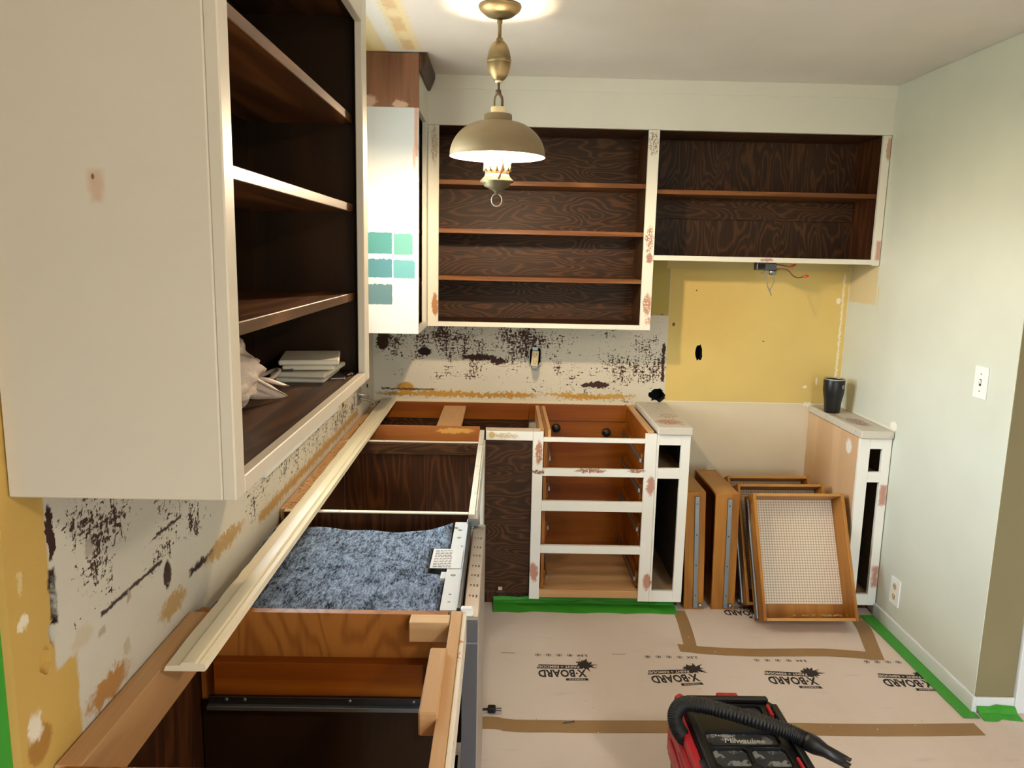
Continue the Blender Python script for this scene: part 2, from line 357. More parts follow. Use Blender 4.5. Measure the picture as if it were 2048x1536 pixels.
M['base_frame'] = paint('base_frame_paint', 'efece4', .38, patches=[
    ('e', (.858, -DB, .77), (.016, BIG, .055), 'b07a56', .03, .2, .38), ('e', (.853, -DB, .68), (.03, BIG, .012), '7d5a48', .04, .25, .42),
    ('e', (1.10, -DB, .688), (.07, BIG, .010), '9a7058', .02, .25, .40), ('e', (1.31, -DB, .69), (.04, BIG, .008), '9a7058', .02, .2, .4),
    ('e', (.848, -DB, .19), (.018, BIG, .045), PINK, .035, .25), ('e', (1.378, -DB, .62), (.018, BIG, .045), PINK, .035, .25),
    ('e', (1.385, -DB, .15), (.020, BIG, .040), PINK, .035, .25), ('b', (2.465, -DB, .595), (.016, BIG, .048), 'bd8d7c', .02, .008),
    ('b', (2.467, -DB, .195), (.015, BIG, .050), 'bd8d7c', .03, .010), ('e', (.70, -DB, .848), (.06, BIG, .012), 'cdbb9a', .03, .3, .4),
    ('e', (.64, -DB, .85), (.014, BIG, .016), 'cfb377', .008, .2)], wear=.72, wear_col='b3876b', bump=.1, var=.03)
TEAL = [('b', (.144, -.708, 1.70), (.0575, BIG, .044), '4d9597', .005, .002)]
M['teal_panel'] = paint('white_primer_panel', 'c6cbcf', .45, patches=[
    ('b', (.305, -.708, 2.16), (.007, BIG, .10), 'bd9483', .010, .004), ('e', (.297, -.708, 2.06), (.006, BIG, .05), 'c9a797', .010, .2),
    ('e', (.24, -.708, 2.08), (.05, BIG, .05), 'a9a9ae', .0, .3, .68)], bump=.06, var=.02)
M['bare_top'] = wood('bare_brown_plywood', '5a3a25', '8a6248', 2, 5, 3, .6, patches=[('e', (.11, -.708, 2.275), (.03, BIG, .025), 'b39480', .04, .3), ('e', (.24, -.708, 2.265), (.03, BIG, .02), 'b39480', .04, .3)])
for i, c in enumerate(('3d7c7e', '58928c', '3d7380', '559097', '4a6c74')):
    M['swatch%d' % i] = paint('teal_paint_sample_%d' % i, c, .45, bump=.1)
# woods
M['dark_h'] = wood('dark_plywood_lying_grain', '2e1b0e', '633f21', 0, 9.0, 20.0, .5, stretch=.26, fib=.3)
M['dark_y'] = wood('dark_plywood_depth_grain', '2e1a0c', '5f3b1c', 1, 9.0, 8.0, .45, stretch=.1, fib=.45, spec=.3)
M['dark_v'] = wood('dark_plywood_standing_grain', '2c190c', '5f3c1c', 2, 9.0, 18.0, .5, stretch=.2, fib=.35)
M['brown_v'] = wood('brown_plywood_standing_grain', '331a0b', '63391a', 2, 9.0, 12.0, .55, stretch=.12, fib=.5)
M['stain'] = wood('plain_dark_stained_wood', '261607', '3f2710', 2, 5.0, 2.0, .5, stretch=.2, fib=.25)
M['shelf_edge'] = wood('brown_shelf_wood', '5a3417', '8a5a2e', 0, 6.0, 6.0, .45, stretch=.1)
M['shelf_edge_y'] = wood('brown_shelf_wood_depth', '4a2b12', '86562f', 1, 6.0, 6.0, .38, stretch=.1, spec=.4)
M['orange_h'] = wood('varnished_pine_lying_grain', '7a3c08', '9e5c16', 0, 4.0, 6.0, .45, stretch=.08)
M['orange_ply'] = wood('varnished_fir_plywood', 'a0652a', '703c10', 2, 7.0, 14.0, .5, stretch=.22, fib=.3)
M['pine_x'] = wood('raw_pine_crosswise', 'c49868', 'e3c094', 0, 6.0, 3.0, .6, stretch=.1)
M['pine_y'] = wood('raw_pine_lengthwise', 'c49868', 'e3c094', 1, 6.0, 3.0, .6, stretch=.1)
M['splinter_board'] = wood('split_pine_board', '93562a', 'b9743c', 0, 6.0, 2.5, .55, stretch=.1, patches=[('e', (.47, -.57, .856), (.085, BIG, .012), 'dba458', .03, .25)])
M['pale_ply'] = wood('pale_birch_plywood', 'cba781', 'e0c19b', 2, 5.0, 2.0, .55, stretch=.15, patches=[('e', (2.335, -.50, .80), (BIG, .03, .035), 'e4e0da', .03, .25)])
M['drawer_wood'] = wood('drawer_wood', '8f5a22', 'bd8238', 1, 8.0, 2.5, .42, obj=True, stretch=.1)
M['drawer_end'] = wood('drawer_end_wood', 'a8743a', 'cc9a58', 0, 8.0, 2.5, .45, obj=True, stretch=.1)
M['tape_wood'] = wood('worn_wood_edge', 'a98a72', 'cbb9a6', 0, 9, 2.0, .6, stretch=.2)
M['slab'] = paint('scraped_counter_slab', 'cfc8bb', .55, patches=[
    ('e', (1.47, -.50, .9), (.06, .05, BIG), 'a9765c', .06, .3, .42), ('e', (1.50, -.36, .9), (.04, .05, BIG), 'a98468', .05, .3, .48), ('e', (2.40, -.42, .9), (.04, .09, BIG), '9a7466', .05, .3, .42),
    ('e', (2.36, -.2, .9), (.02, .15, BIG), 'b08f72', .05, .3, .42)], wear=.62, wear_col='a88d7c', bump=.3)
M['white_edge'] = paint('chipped_white_edge', 'e6dccb', .5, wear=.60, wear_col='c07a56', bump=.2)
M['white_board'] = plain('cream_door_board', 'd8d0bc', .45)
# other
M['steel'] = plain('brushed_steel', 'b3aca6', .42, .7, var=.1)
M['steel_dark'] = plain('dark_steel', '54565a', .4, 1.0)
M['door_side'] = plain('grey_door_side', '56565a', .5, .2)
M['zinc'] = plain('zinc_slide', '8e969b', .38, .9)
M['bracket'] = paint('perforated_white_bracket', 'd8dadb', .4, wear=.66, wear_col='6f8088', bump=.05)
M['black'] = plain('black_plastic', '101113', .38)
M['black_soft'] = plain('black_rubber', '0c0d0f', .5)
M['slotwall'] = plain('shade_toned_cabinet_inside', '5c5346', .7)  # dark tone carries the lack of light inside the narrow cabinets
M['recess_shade'] = plain('near_black_recess_shade', '0a0806', .9)  # near-black colour paints in the shade of deep holes and slots
M['brass'] = plain('antique_brass', '80704f', .42, .7, var=.12)
M['shade_out'] = plain('bronze_shade_paint', '8c7a5c', .5, .35)
M['bowl'] = plain('aged_bronze_bowl', '6d6650', .4, .7)
M['shade_in'] = plain('white_shade_lining', 'f2ead8', .5)
M['cap'] = plain('cream_lamp_cap', 'ead9b0', .5)
M['cord'] = plain('brown_cord', '5b4334', .6)
M['plate'] = plain('white_wall_plate', 'f0f0ee', .35)
M['almond'] = plain('almond_receptacle', 'dcc79a', .4)
M['slot'] = plain('dark_slot', '3a342c', .6)
M['red'] = plain('red_plastic', 'b3202c', .38)
M['wire_red'] = plain('red_wire_nut', 'cf4a2c', .4)
M['wire_brown'] = plain('brown_wire', '6d3f26', .5)
M['wire_grey'] = plain('grey_wire', '8d8474', .5)
M['grey_box'] = plain('grey_metal_box', '9a9a98', .4, .7)
M['pocket'] = paint('dusty_smoked_plastic', '3c3d40', .3, wear=.52, wear_col='8f9092', bump=.05, obj=True)
M['letter'] = plain('pale_lettering', 'c9c9c9', .5)
M['paper_label'] = paint('printed_paper_label', 'dedede', .5, bump=0)
M['foil'] = plain('dishwasher_tub_grey', '2a2c30', .6)
# plastic bag
t = NT('pale_plastic_bag'); p = t.pos(True); col = t.mix(t.noise(p, 12, 3.0), lin('b9a392'), lin('e0cfc0'))
t.bump(t.noise(p, 25, 3.0), .5, .01); t.b.inputs['Subsurface Weight'].default_value = 0; M['bag'] = t.fin(col, .35)
# felt blanket
t = NT('grey_felt_blanket'); p = t.pos()
a = t.noise(t.vm('MULTIPLY', p, (1.0, .32, 1.0)), 240, 4.0, .62, .5); b2 = t.noise(p, 14, 5.0, .65); a2 = t.noise(t.vm('MULTIPLY', p, (1.0, .3, 1.0)), 70, 3.0, .6, .4)
k = t.math('ADD', t.math('MULTIPLY', t.rng(a, .36, .68), .6), t.math('MULTIPLY', t.rng(a2, .38, .66), .4)); k = t.math('ADD', k, t.math('MULTIPLY', t.math('SUBTRACT', b2, .5), .9), clamp=True)
col = t.mix(k, lin('161c26'), lin('98aac6')); t.bump(a, .4, .003); M['felt'] = t.fin(col, .95, spec=.1)
# gingham shelf liner
t = NT('gingham_shelf_liner'); p = t.pos(True); q = t.vm('FRACTION', t.vm('SCALE', p, 80.0)); x, y, z = t.sep(q)
lx = t.rng(t.math('ABSOLUTE', t.math('SUBTRACT', x, .5)), .16, .24); ly = t.rng(t.math('ABSOLUTE', t.math('SUBTRACT', y, .5)), .16, .24)
kk = t.math('MULTIPLY', t.math('SUBTRACT', 2.0, t.math('ADD', lx, ly)), .5)
M['liner'] = t.fin(t.mix(kk, lin('e3d6c2'), lin('a98f78')), .5)
# lamp
def emit(name, col, st):
    t = NT(name); t.fin(lin('fff2dc'), .4); t.b.inputs['Emission Color'].default_value = lin(col); t.b.inputs['Emission Strength'].default_value = st; return t.m
M['bulb'] = emit('lit_bulb', (1.0, .76, .50), BULB)
t = NT('frosted_chimney'); tr = t.t.nodes.new('ShaderNodeBsdfTransparent'); tl = t.t.nodes.new('ShaderNodeBsdfTranslucent'); mx = t.t.nodes.new('ShaderNodeMixShader')
tl.inputs[0].default_value = (1, .96, .9, 1); mx.inputs[0].default_value = .35; t.t.nodes.remove(t.b)
t.t.links.new(tr.outputs[0], mx.inputs[1]); t.t.links.new(tl.outputs[0], mx.inputs[2]); t.t.links.new(mx.outputs[0], t.out.inputs[0]); M['chimney'] = t.m
t = NT('window_glass'); tr = t.t.nodes.new('ShaderNodeBsdfTransparent'); gl = t.t.nodes.new('ShaderNodeBsdfGlossy'); mx = t.t.nodes.new('ShaderNodeMixShader')
gl.inputs['Roughness'].default_value = .02; mx.inputs[0].default_value = .06; t.t.nodes.remove(t.b)
t.t.links.new(tr.outputs[0], mx.inputs[1]); t.t.links.new(gl.outputs[0], mx.inputs[2]); t.t.links.new(mx.outputs[0], t.out.inputs[0]); M['glass'] = t.m
# ================================================================== SETTING
ST = dict(kind='structure')
floor = B('floor', (-2.7, 4.3, -6.7, .13, -.06, 0), M['floor'], bevel=0, label='floor covered with brown protective paper board', cat='floor', **ST)
B('ceiling', (-2.7, 4.3, -6.7, .13, H, H+.1), M['ceiling'], bevel=0, label='off white ceiling with scraped yellow strip above the window gap', cat='ceiling', **ST)
bm = bmesh.new(); addbox(bm, -.13, 4.3, 0, .13, 0, H)
cs = []
for poly, dp in ((ragged(1.722, 1.172, .019, .044, 16, .22, 3), .1), (ragged(1.512, .940, .046, .036, 20, .30, 9), .1), (ragged(.853, 1.135, .034, .056, 16, .12, 5), .07)):
    c = bmesh.new(); prism(c, poly, 1, -.02, dp); cs.append(c)
bm = cut(bm, cs)
for f in bm.faces:
    c_ = f.calc_center_median()
    if .004 < c_.y < .12 and .7 < c_.x < 1.8 and .85 < c_.z < 1.3: f.material_index = 1
wb = ob('wall_back', bm, M['wall_back'], label='back wall with scraped backsplash and bare yellow range alcove', cat='wall', **ST)
wb.data.materials.append(M['recess_shade'])  # faces inside the holes coloured near-black for the shade of their depth
bm = bmesh.new(); addbox(bm, -.13, 0, -3.035, 0, 0, H)
cs = []
c = bmesh.new(); addbox(c, -.2, .1, WIN[0], WIN[1], WIN[2], WIN[3]); cs.append(c)
for poly, dp in ((ragged(-2.93, 1.13, .008, .042, 14, .2, 2), -.05), (ragged(-2.962, 1.048, .016, .022, 14, .25, 4), -.010), (ragged(-2.94, 1.078, .009, .02, 12, .3, 5), -.018), (ragged(-2.54, 1.0, .013, .026, 12, .25, 6), -.02)):
    c = bmesh.new(); prism(c, poly, 0, dp, .02); cs.append(c)
bm = cut(bm, cs)
ob('wall_left', bm, M['wall_left'], label='left wall with peeled paint, brown glue specks and gouges', cat='wall', **ST)
B('wall_right', (W, W+.147, -1.39, 0, 0, H), M['wall_right'], bevel=.002, label='pale sage green right wall', cat='wall', **ST)
B('wall_right_end', (W+.002, W+.145, -1.393, -1.39, 0, H), M['wall_end'], bevel=0, label='end face of the right wall, shade put into its colour', cat='wall', **ST)
B('wall_living_left', (-2.7, -2.6, -6.6, -3.035, 0, H), M['wall_plain'], bevel=0, label='cream side wall behind the camera', cat='wall', **ST)
B('wall_living_front', (-2.6, -.13, -3.035, -2.93, 0, H), M['wall_plain'], bevel=0, label='cream wall left of the kitchen opening', cat='wall', **ST)
B('wall_far_right', (4.2, 4.3, -6.6, 0, 0, H), M['wall_plain'], bevel=0, label='cream wall of the room on the right', cat='wall', **ST)
bm = bmesh.new(); addbox(bm, -2.7, 4.3, -6.7, -6.6, 0, H); c = bmesh.new(); addbox(c, RWIN[0], RWIN[1], -6.8, -6.5, RWIN[2], RWIN[3])
ob('wall_rear', cut(bm, [c]), M['wall_plain'], label='cream rear wall with wide window', cat='wall', **ST)
def window(name, axis, c0, c1, z0, z1, at, label):
    t0 = thing(name, ((at if axis == 0 else (c0+c1)/2), ((c0+c1)/2 if axis == 0 else at), z0), label, 'window'); t0['kind'] = 'structure'
    def bx(n, a, b, za, zb, d, mat):
        dd = (at-d, at+d, a, b, za, zb) if axis == 0 else (a, b, at-d, at+d, za, zb)
        B(n, dd, mat, t0, bevel=0)
    f = .04
    bx('frame', c0, c0+f, z0, z1, .03, M['white_trim']); bx('frame', c1-f, c1, z0, z1, .03, M['white_trim'])
    bx('frame', c0+f, c1-f, z0, z0+f, .03, M['white_trim']); bx('frame', c0+f, c1-f, z1-f, z1, .03, M['white_trim'])
    mid = (c0+c1)/2
    bx('mullion', mid-.018, mid+.018, z0+f, z1-f, .02, M['white_trim'])
    bx('pane', c0+f, mid-.018, z0+f, z1-f, .003, M['glass']); bx('pane', mid+.018, c1-f, z0+f, z1-f, .003, M['glass'])
    return t0
window('window_1', 0, WIN[0], WIN[1], WIN[2], WIN[3], -.07, 'white sliding window over the sink cabinet')
window('window_2', 1, RWIN[0], RWIN[1], RWIN[2], RWIN[3], -6.65, 'wide patio window behind the camera')
B('trim_1', (-.06, .012, WIN[0]-.03, WIN[1]+.03, WIN[2]-.03, WIN[2]-.002), M['white_trim'], label='white window stool under the sink window', cat='trim', **ST)
B('trim_2', (UD, W, -UD-.001, -UD+.019, 2.252, H), M['upper_frame'], bevel=0, label='painted fascia board above the back wall cabinets', cat='trim', **ST)
B('trim_3', (UD+.028, W, -UD-.006, -UD-.001, 2.412, H), M['upper_frame'], bevel=.001, label='narrow painted strip along the ceiling edge', cat='trim', **ST)
B('trim_4', (W+.147, W+.215, -1.41, -1.27, 0.0, 2.1), M['white_trim'], bevel=.003, label='white door casing at the right edge', cat='trim', **ST)
B('baseboard_right', (W-.012, W, -1.405, -.61, 0, .064), M['white_trim'], bevel=.002, label='white baseboard along the right wall', cat='baseboard', **ST)
B('baseboard_end', (W, W+.147, -1.405, -1.393, 0, .06), M['white_trim'], bevel=.002, label='short white baseboard on the wall end', cat='baseboard', **ST)

# ---- printing on the floor board (parts of the floor)
def logo(cx, cy, rz, seed, clip=None):
    mt = Matrix.Translation((cx, cy, .0006)) @ Matrix.Rotation(math.pi+rz, 4, 'Z')
    def put(name, bm, mat):
        xf(bm, mt)
        if clip is not None: bmesh.ops.bisect_plane(bm, geom=bm.verts[:]+bm.edges[:]+bm.faces[:], plane_co=(clip, 0, 0), plane_no=(1, 0, 0), clear_outer=True)
        if len(bm.verts): ob(name, bm, mat, floor)
        else: bm.free()
    b = text_bm('X·BOARD', .052, 0, 1.02, .0002, .0016); xf(b, Matrix.Diagonal((.84, 1.42, 1, 1))); put('printed_logo', b, M['print'])
    b = bmesh.new(); prism(b, [(-.100, -.058), (.090, -.066), (.100, -.036), (-.088, -.031)], 2, -.0002, .0002); put('printed_bar', b, M['print'])
    b = text_bm('PAINT + REMODEL', .021, 0, 1.0, .0002, .0004); xf(b, Matrix.Translation((.012, -.048, .0003)) @ Matrix.Rotation(-.03, 4, 'Z') @ Matrix.Diagonal((1, 1.1, 1, 1))); put('printed_motto', b, M['floor'])
    b = bmesh.new(); prism(b, [(-.098, .040), (-.012, .040), (-.01, .056), (-.102, .056)], 2, -.0002, .0002); put('printed_bar', b, M['print'])
    b = text_bm('TRIMACO', .013, 0, 1.2, .0002, .0002); xf(b, Matrix.Translation((-.055, .048, .0003))); put('printed_motto', b, M['floor'])
    r = random.Random(seed); b = bmesh.new()
    poly = []
    for i in range(40):
        a = 2*math.pi*i/40; q = .030*(1+r.uniform(-.3, .3))*(1.6 if i % 4 == 0 and math.cos(a) < .3 else 1); poly.append((-.098+q*math.cos(a)*1.1, -.062+q*math.sin(a)))
    prism(b, poly, 2, -.0002, .0001)
    for i in range(9):
        a = r.uniform(math.pi*.7, math.pi*1.7); d = r.uniform(.035, .055); lathe(b, [(r.uniform(.001, .0025), -.0002), (.001, .0001)], (-.098+d*math.cos(a), -.062+d*math.sin(a), 0), 7)
    put('paint_splatter_print', b, M['print'])
def icons(cx, cy, clip=None, faint=False):
    b = bmesh.new()
    for i in range(4):
        x = cx-.09+.045*i
        if clip and x+.012 > clip: continue
        n = 20
        ro = [(x+.0115*math.cos(2*math.pi*k/n), cy+.0105*math.sin(2*math.pi*k/n)) for k in range(n)]; ri = [(x+.0092*math.cos(2*math.pi*k/n), cy+.0082*math.sin(2*math.pi*k/n)) for k in range(n)]
        vo = [b.verts.new((a, c, .0008)) for a, c in ro]; vi = [b.verts.new((a, c, .0008)) for a, c in ri]
        for k in range(n): b.faces.new((vo[k], vo[(k+1) % n], vi[(k+1) % n], vi[k]))
        prism(b, [(x-.004, cy-.003), (x+.003, cy-.004), (x+.005, cy+.003), (x-.002, cy+.005)], 2, .0004, .0008)
    ob('printed_icons', b, M['print'], floor)
    if not clip or cx+.12 < clip:
        b = text_bm('2.5X', .022, 0, 1.1, .0002, .0004); xf(b, Matrix.Translation((cx+.098, cy, .0006)) @ Matrix.Rotation(math.pi, 4, 'Z')); ob('printed_text', b, M['print'], floor)
CL = 2.43
for i, (x, y, rz) in enumerate(((.947, -1.168, .03), (1.398, -1.195, .11), (1.872, -1.198, -.02), (2.335, -1.205, -.02))):
    logo(x, y, rz, i+3, CL if i == 3 else None)
for x, y in ((.945, -1.028), (1.41, -1.03), (1.868, -1.045), (2.335, -1.045)): icons(x, y, CL)
logo(1.86, -.605, .0, 12, 1.915)
for x, y in ((.73, -1.015), (1.20, -1.012)): B('printed_line', (x-.03, x+.03, y-.001, y+.001, .0002, .0007), M['print'], floor, bevel=0)

# ---- tapes
def strip(name, pts, width, mat, label, z=.0016, side=(0, 1, 0), wav=.0, cat='tape', group=None, n=6):
    """flat tape laid along pts (x,y,z) with real thickness"""
    bm = bmesh.new(); P = spline(pts, n); s = Vector(side); r = random.Random(len(name)+int(width*1000)); rows = []
    for q in P:
        j = r.uniform(-wav, wav); w2 = width/2
        rows.append([bm.verts.new(q+s*(-w2+j)+Vector((0, 0, -z/2))), bm.verts.new(q+s*(w2+j*.6)+Vector((0, 0, -z/2))), bm.verts.new(q+s*(w2+j*.6)+Vector((0, 0, z/2))), bm.verts.new(q+s*(-w2+j)+Vector((0, 0, z/2)))])
    for a, b in zip(rows, rows[1:]):
        for k in range(4): bm.faces.new((a[k], a[(k+1) % 4], b[(k+1) % 4], b[k]))
    bm.faces.new(rows[0]); bm.faces.new(rows[-1])
    return ob(name, bm, mat, label=label, cat=cat, group=group)
G = 'brown tape strips on the floor'
strip('paper_tape', [(.60, -1.515, .0012), (.68, -1.512, .0012), (.80, -1.528, .0012), (1.4, -1.52, .0012), (2.0, -1.525, .0012), (2.44, -1.512, .0012)], .072, M['paper_tape'], 'long brown paper tape strip running across the floor behind the red vacuum', wav=.0015, group=G)
strip('paper_tape', [(1.47, -.952, .0022), (1.60, -.975, .0022), (1.8, -.985, .0022), (2.1, -.975, .0022), (2.31, -1.0, .0022)], .062, M['paper_tape'], 'brown tape strip crossing the floor in front of the leaning drawers', wav=.0015, group=G)
strip('paper_tape', [(1.548, -.60, .0012), (1.545, -.7, .0012), (1.533, -.85, .0012), (1.52, -.96, .0012)], .056, M['paper_tape'], 'short brown tape strip running toward the narrow cabinet left of the drawers', side=(1, 0, 0), group=G)
strip('paper_tape', [(2.385, -.62, .0012), (2.37, -.75, .0012), (2.33, -.9, .0012), (2.295, -1.03, .0012)], .066, M['paper_tape'], 'short brown tape strip right of the leaning drawers near the green tape', side=(1, 0, 0), group=G)
G = 'green painters tape'
strip('green_tape', [(W-.045, -.62, .0034), (W-.04, -.9, .0034), (W-.038, -1.2, .0034), (W-.034, -1.445, .0034)], .062, M['green_tape'], 'bright green tape strip on the floor along the white right baseboard', side=(1, 0, 0), wav=.001, group=G)
def ltape(name, x0, x1, yback, yfront, zt, label, seed, n=14):
    bm = bmesh.new(); r = random.Random(seed); rows = []
    for i in range(n+1):
        x = x0+(x1-x0)*i/n; a = r.uniform(-.008, .008); k = r.uniform(-.006, .006)
        prof = [(yback-.002, zt+a*.6), (yback-.004, .022+k), (yback-.018, .006+abs(k)), ((yback+yfront)/2, .004+abs(a)*.8), (yfront+a, .0025)]
        rows.append([bm.verts.new((x, y, z)) for y, z in prof]+[bm.verts.new((x, y-.001, z-.0014)) for y, z in reversed(prof)])
    m_ = len(rows[0])
    for A, Bq in zip(rows, rows[1:]):
        for k in range(m_): bm.faces.new((A[k], A[(k+1) % m_], Bq[(k+1) % m_], Bq[k]))
    bm.faces.new(rows[0]); bm.faces.new(rows[-1])
    ob(name, bm, M['green_tape'], label=label, cat='tape', group=G)
ltape('green_tape', .66, 1.535, -.537, -.635, .036, 'dark green crumpled tape strip along the toe kick of the drawer cabinet', 4)
ltape('green_tape', W+.004, W+.15, -1.405, -1.455, .032, 'short crumpled green tape strip at the foot of the right wall end', 8, 6)
B('green_tape', (-.13, -.013, -3.038, -3.0355, 0, 1.22), M['green_tape'], bevel=0, label='green tape covering the near end of the left wall', cat='tape', group=G)

# ================================================================== UPPER CABINETS
# ---- near cabinet on the left wall
NY0, NY1 = -3.015, -1.945
t = thing('wall_cabinet', (.16, (NY0+NY1)/2, 1.32), 'large cream wall cabinet at left with a blank end panel and four dark open shelves', 'cabinet')
B('end_panel', (.002, UD-.019, NY0, NY0+.018, 1.32, H-.004), M['cream'], t, bevel=.002, label='blank cream end panel with a small pinkish scraped mark')
B('side_panel', (.002, UD-.019, NY1-.018, NY1, 1.32, H-.004), M['stain'], t)
B('back_panel', (.002, .010, NY0+.018, NY1-.018, 1.345, 2.25), M['stain'], t, bevel=0)
B('bottom_panel', (.010, UD-.019, NY0+.018, NY1-.018, 1.326, 1.345), M['dark_y'], t, bevel=0)
B('top_panel', (.010, UD-.019, NY0+.018, NY1-.018, 2.25, 2.266), M['dark_y'], t, bevel=0)
B('face_frame_stile', (UD-.019, UD, NY0, NY0+.038, 1.32, H-.004), M['cream'], t, bevel=.002)
B('face_frame_stile', (UD-.019, UD, NY1-.062, NY1, 1.32, H-.004), M['cream'], t, bevel=.002)
B('face_frame_rail', (UD-.019, UD, NY0+.038, NY1-.062, 1.32, 1.346), M['cream'], t, bevel=.0015)
B('face_frame_rail', (UD-.019, UD, NY0+.038, NY1-.062, 2.228, H-.004), M['cream'], t, bevel=.0015)
for z in (2.009, 1.786, 1.557): B('shelf', (.011, .284, NY0+.0185, NY1-.0185, z-.021, z), M['shelf_edge_y'], t, bevel=.0015)
# ---- corner cabinet with the paint samples
t = thing('corner_wall_cabinet', (.16, -.51, ZB), 'corner wall cabinet with white primed end panel carrying teal paint samples', 'cabinet')
B('end_panel', (.002, UD-.0, -.708, -.690, ZB, 2.256), M['teal_panel'], t, bevel=.0015, label='white primed end panel')
B('top_board', (.002, UD-.0, -.707, -.690, 2.256, H-.004), M['bare_top'], t, bevel=0, label='unpainted brown plywood strip at the top')
B('bottom_panel', (.002, UD-.02, -.690, -.012, ZB+.004, ZB+.024), M['dark_y'], t, bevel=0)
B('back_panel', (.002, .010, -.690, -.012, ZB+.024, 2.25), M['dark_v'], t, bevel=0)
B('top_panel', (.010, UD-.02, -.690, -.012, 2.25, 2.266), M['dark_y'], t, bevel=0)
B('face_frame_stile', (UD-.02, UD-.001, -.385, -UD-.0005, ZB, 2.25), M['upper_frame'], t, bevel=.001)
B('face_frame_rail', (UD-.02, UD, -.690, -.385, ZB, ZB+.026), M['upper_frame'], t, bevel=.001)
B('face_frame_rail', (UD-.02, UD, -.690, -UD-.0005, 2.25, H-.004), M['upper_frame'], t, bevel=.001)
for z in (2.0, 1.77, 1.548): B('shelf', (.011, UD-.03, -.689, -.012, z-.02, z), M['shelf_edge_y'], t)
for i, (x0, x1, z0, z1) in enumerate(((.085, .2025, 1.656, 1.745), (.2105, .290, 1.654, 1.742), (.085, .2025, 1.556, 1.634), (.2085, .300, 1.554, 1.631), (.085, .2025, 1.441, 1.527))):
    r = random.Random(i+30); pl = []
    N = 18
    ed = [((x0+(x1-x0)*k/N), z0) for k in range(N)]+[(x1, z0+(z1-z0)*k/N) for k in range(N)]+[(x1-(x1-x0)*k/N, z1) for k in range(N)]+[(x0, z1-(z1-z0)*k/N) for k in range(N)]
    for k, (a, c) in enumerate(ed):
        amp = .0028 if 2*N <= k < 3*N else .001; rr = 0
        pl.append((a+r.uniform(-.001, .001)-(.006 if (i in (1, 3) and abs(a-x1) < .004 and abs(c-z1) < .008) else 0), c+r.uniform(-amp, amp)))
    bm = bmesh.new(); prism(bm, pl, 1, -.7089, -.7078)
    ob('paint_swatch', bm, M['swatch%d' % i], t, label=('deep teal paint sample, top left', 'light sea green paint sample, top right', 'blue teal paint sample, middle left', 'light turquoise paint sample, middle right', 'grey teal paint sample, bottom')[i])
bm = bmesh.new(); prism(bm, [(UD+.001, H-.002), (UD+.034, H-.002), (UD+.034, H-.026), (UD+.012, H-.078), (UD+.001, H-.078)], 1, -.712, -.335)
ob('crown_moulding', bm, M['dark_y'], bevel=.002, label='leftover dark brown crown moulding piece above the teal sample cabinet', cat='moulding')
# ---- back cabinet left (three shelves)
t = thing('wall_cabinet', (.86, -.16, ZB), 'open back wall cabinet behind the lamp with three dark brown shelves', 'cabinet')
B('side_panel', (UD+.002, UD+.020, -UD+.019, -.002, ZB, 2.25), M['dark_v'], t, bevel=0)
B('side_panel', (1.352, 1.372, -UD+.019, -.002, ZB, 2.25), M['dark_v'], t, bevel=0)
B('back_panel', (UD+.020, 1.352, -.012, -.002, ZB+.02, 2.25), M['dark_h'], t, bevel=0)
B('bottom_panel', (UD+.020, 1.352, -UD+.019, -.012, ZB+.004, ZB+.022), M['dark_h'], t, bevel=0)
B('top_panel', (UD+.020, 1.352, -UD+.019, -.012, 2.25, 2.266), M['dark_h'], t, bevel=0)
B('face_frame_stile', (UD, .367, -UD, -UD+.019, ZB, 2.251), M['upper_frame'], t)
B('face_frame_stile', (1.345, 1.396, -UD, -UD+.019, ZB, 2.251), M['upper_frame'], t)
B('face_frame_rail', (.367, 1.345, -UD, -UD+.019, ZB, ZB+.023), M['upper_frame'], t)
for z in (2.008, 1.782, 1.558): B('shelf', (UD+.021, 1.351, -.288, -.0125, z-.022, z), M['shelf_edge'], t)
# ---- back cabinet right (over the range)
t = thing('wall_cabinet', (1.94, -.16, 1.655), 'shorter open wall cabinet over the range gap with one brown shelf', 'cabinet')
B('side_panel', (1.374, 1.394, -UD+.019, -.002, 1.655, 2.25), M['dark_v'], t, bevel=0)
B('side_panel', (W-.024, W-.004, -UD+.019, -.002, 1.655, 2.25), M['brown_v'], t, bevel=0)
B('back_panel', (1.394, W-.024, -.012, -.002, 1.655, 2.25), M['dark_v'], t, bevel=0)
B('back_rail', (1.394, W-.024, -.026, -.0125, 1.862, 1.956), M['dark_h'], t)
B('bottom_panel', (1.394, W-.024, -UD+.019, -.012, 1.657, 1.671), M['brown_v'], t, bevel=0)
B('top_panel', (1.394, W-.024, -UD+.019, -.012, 2.25, 2.266), M['dark_h'], t, bevel=0)
B('face_frame_stile', (2.447, W-.003, -UD, -UD+.019, 1.648, 2.251), M['upper_frame'], t)
B('face_frame_rail', (1.3965, 2.447, -UD, -UD+.019, 1.652, 1.676), M['upper_frame'], t)
B('shelf', (1.3945, W-.0245, -.288, -.027, 1.964, 1.985), M['shelf_edge'], t)

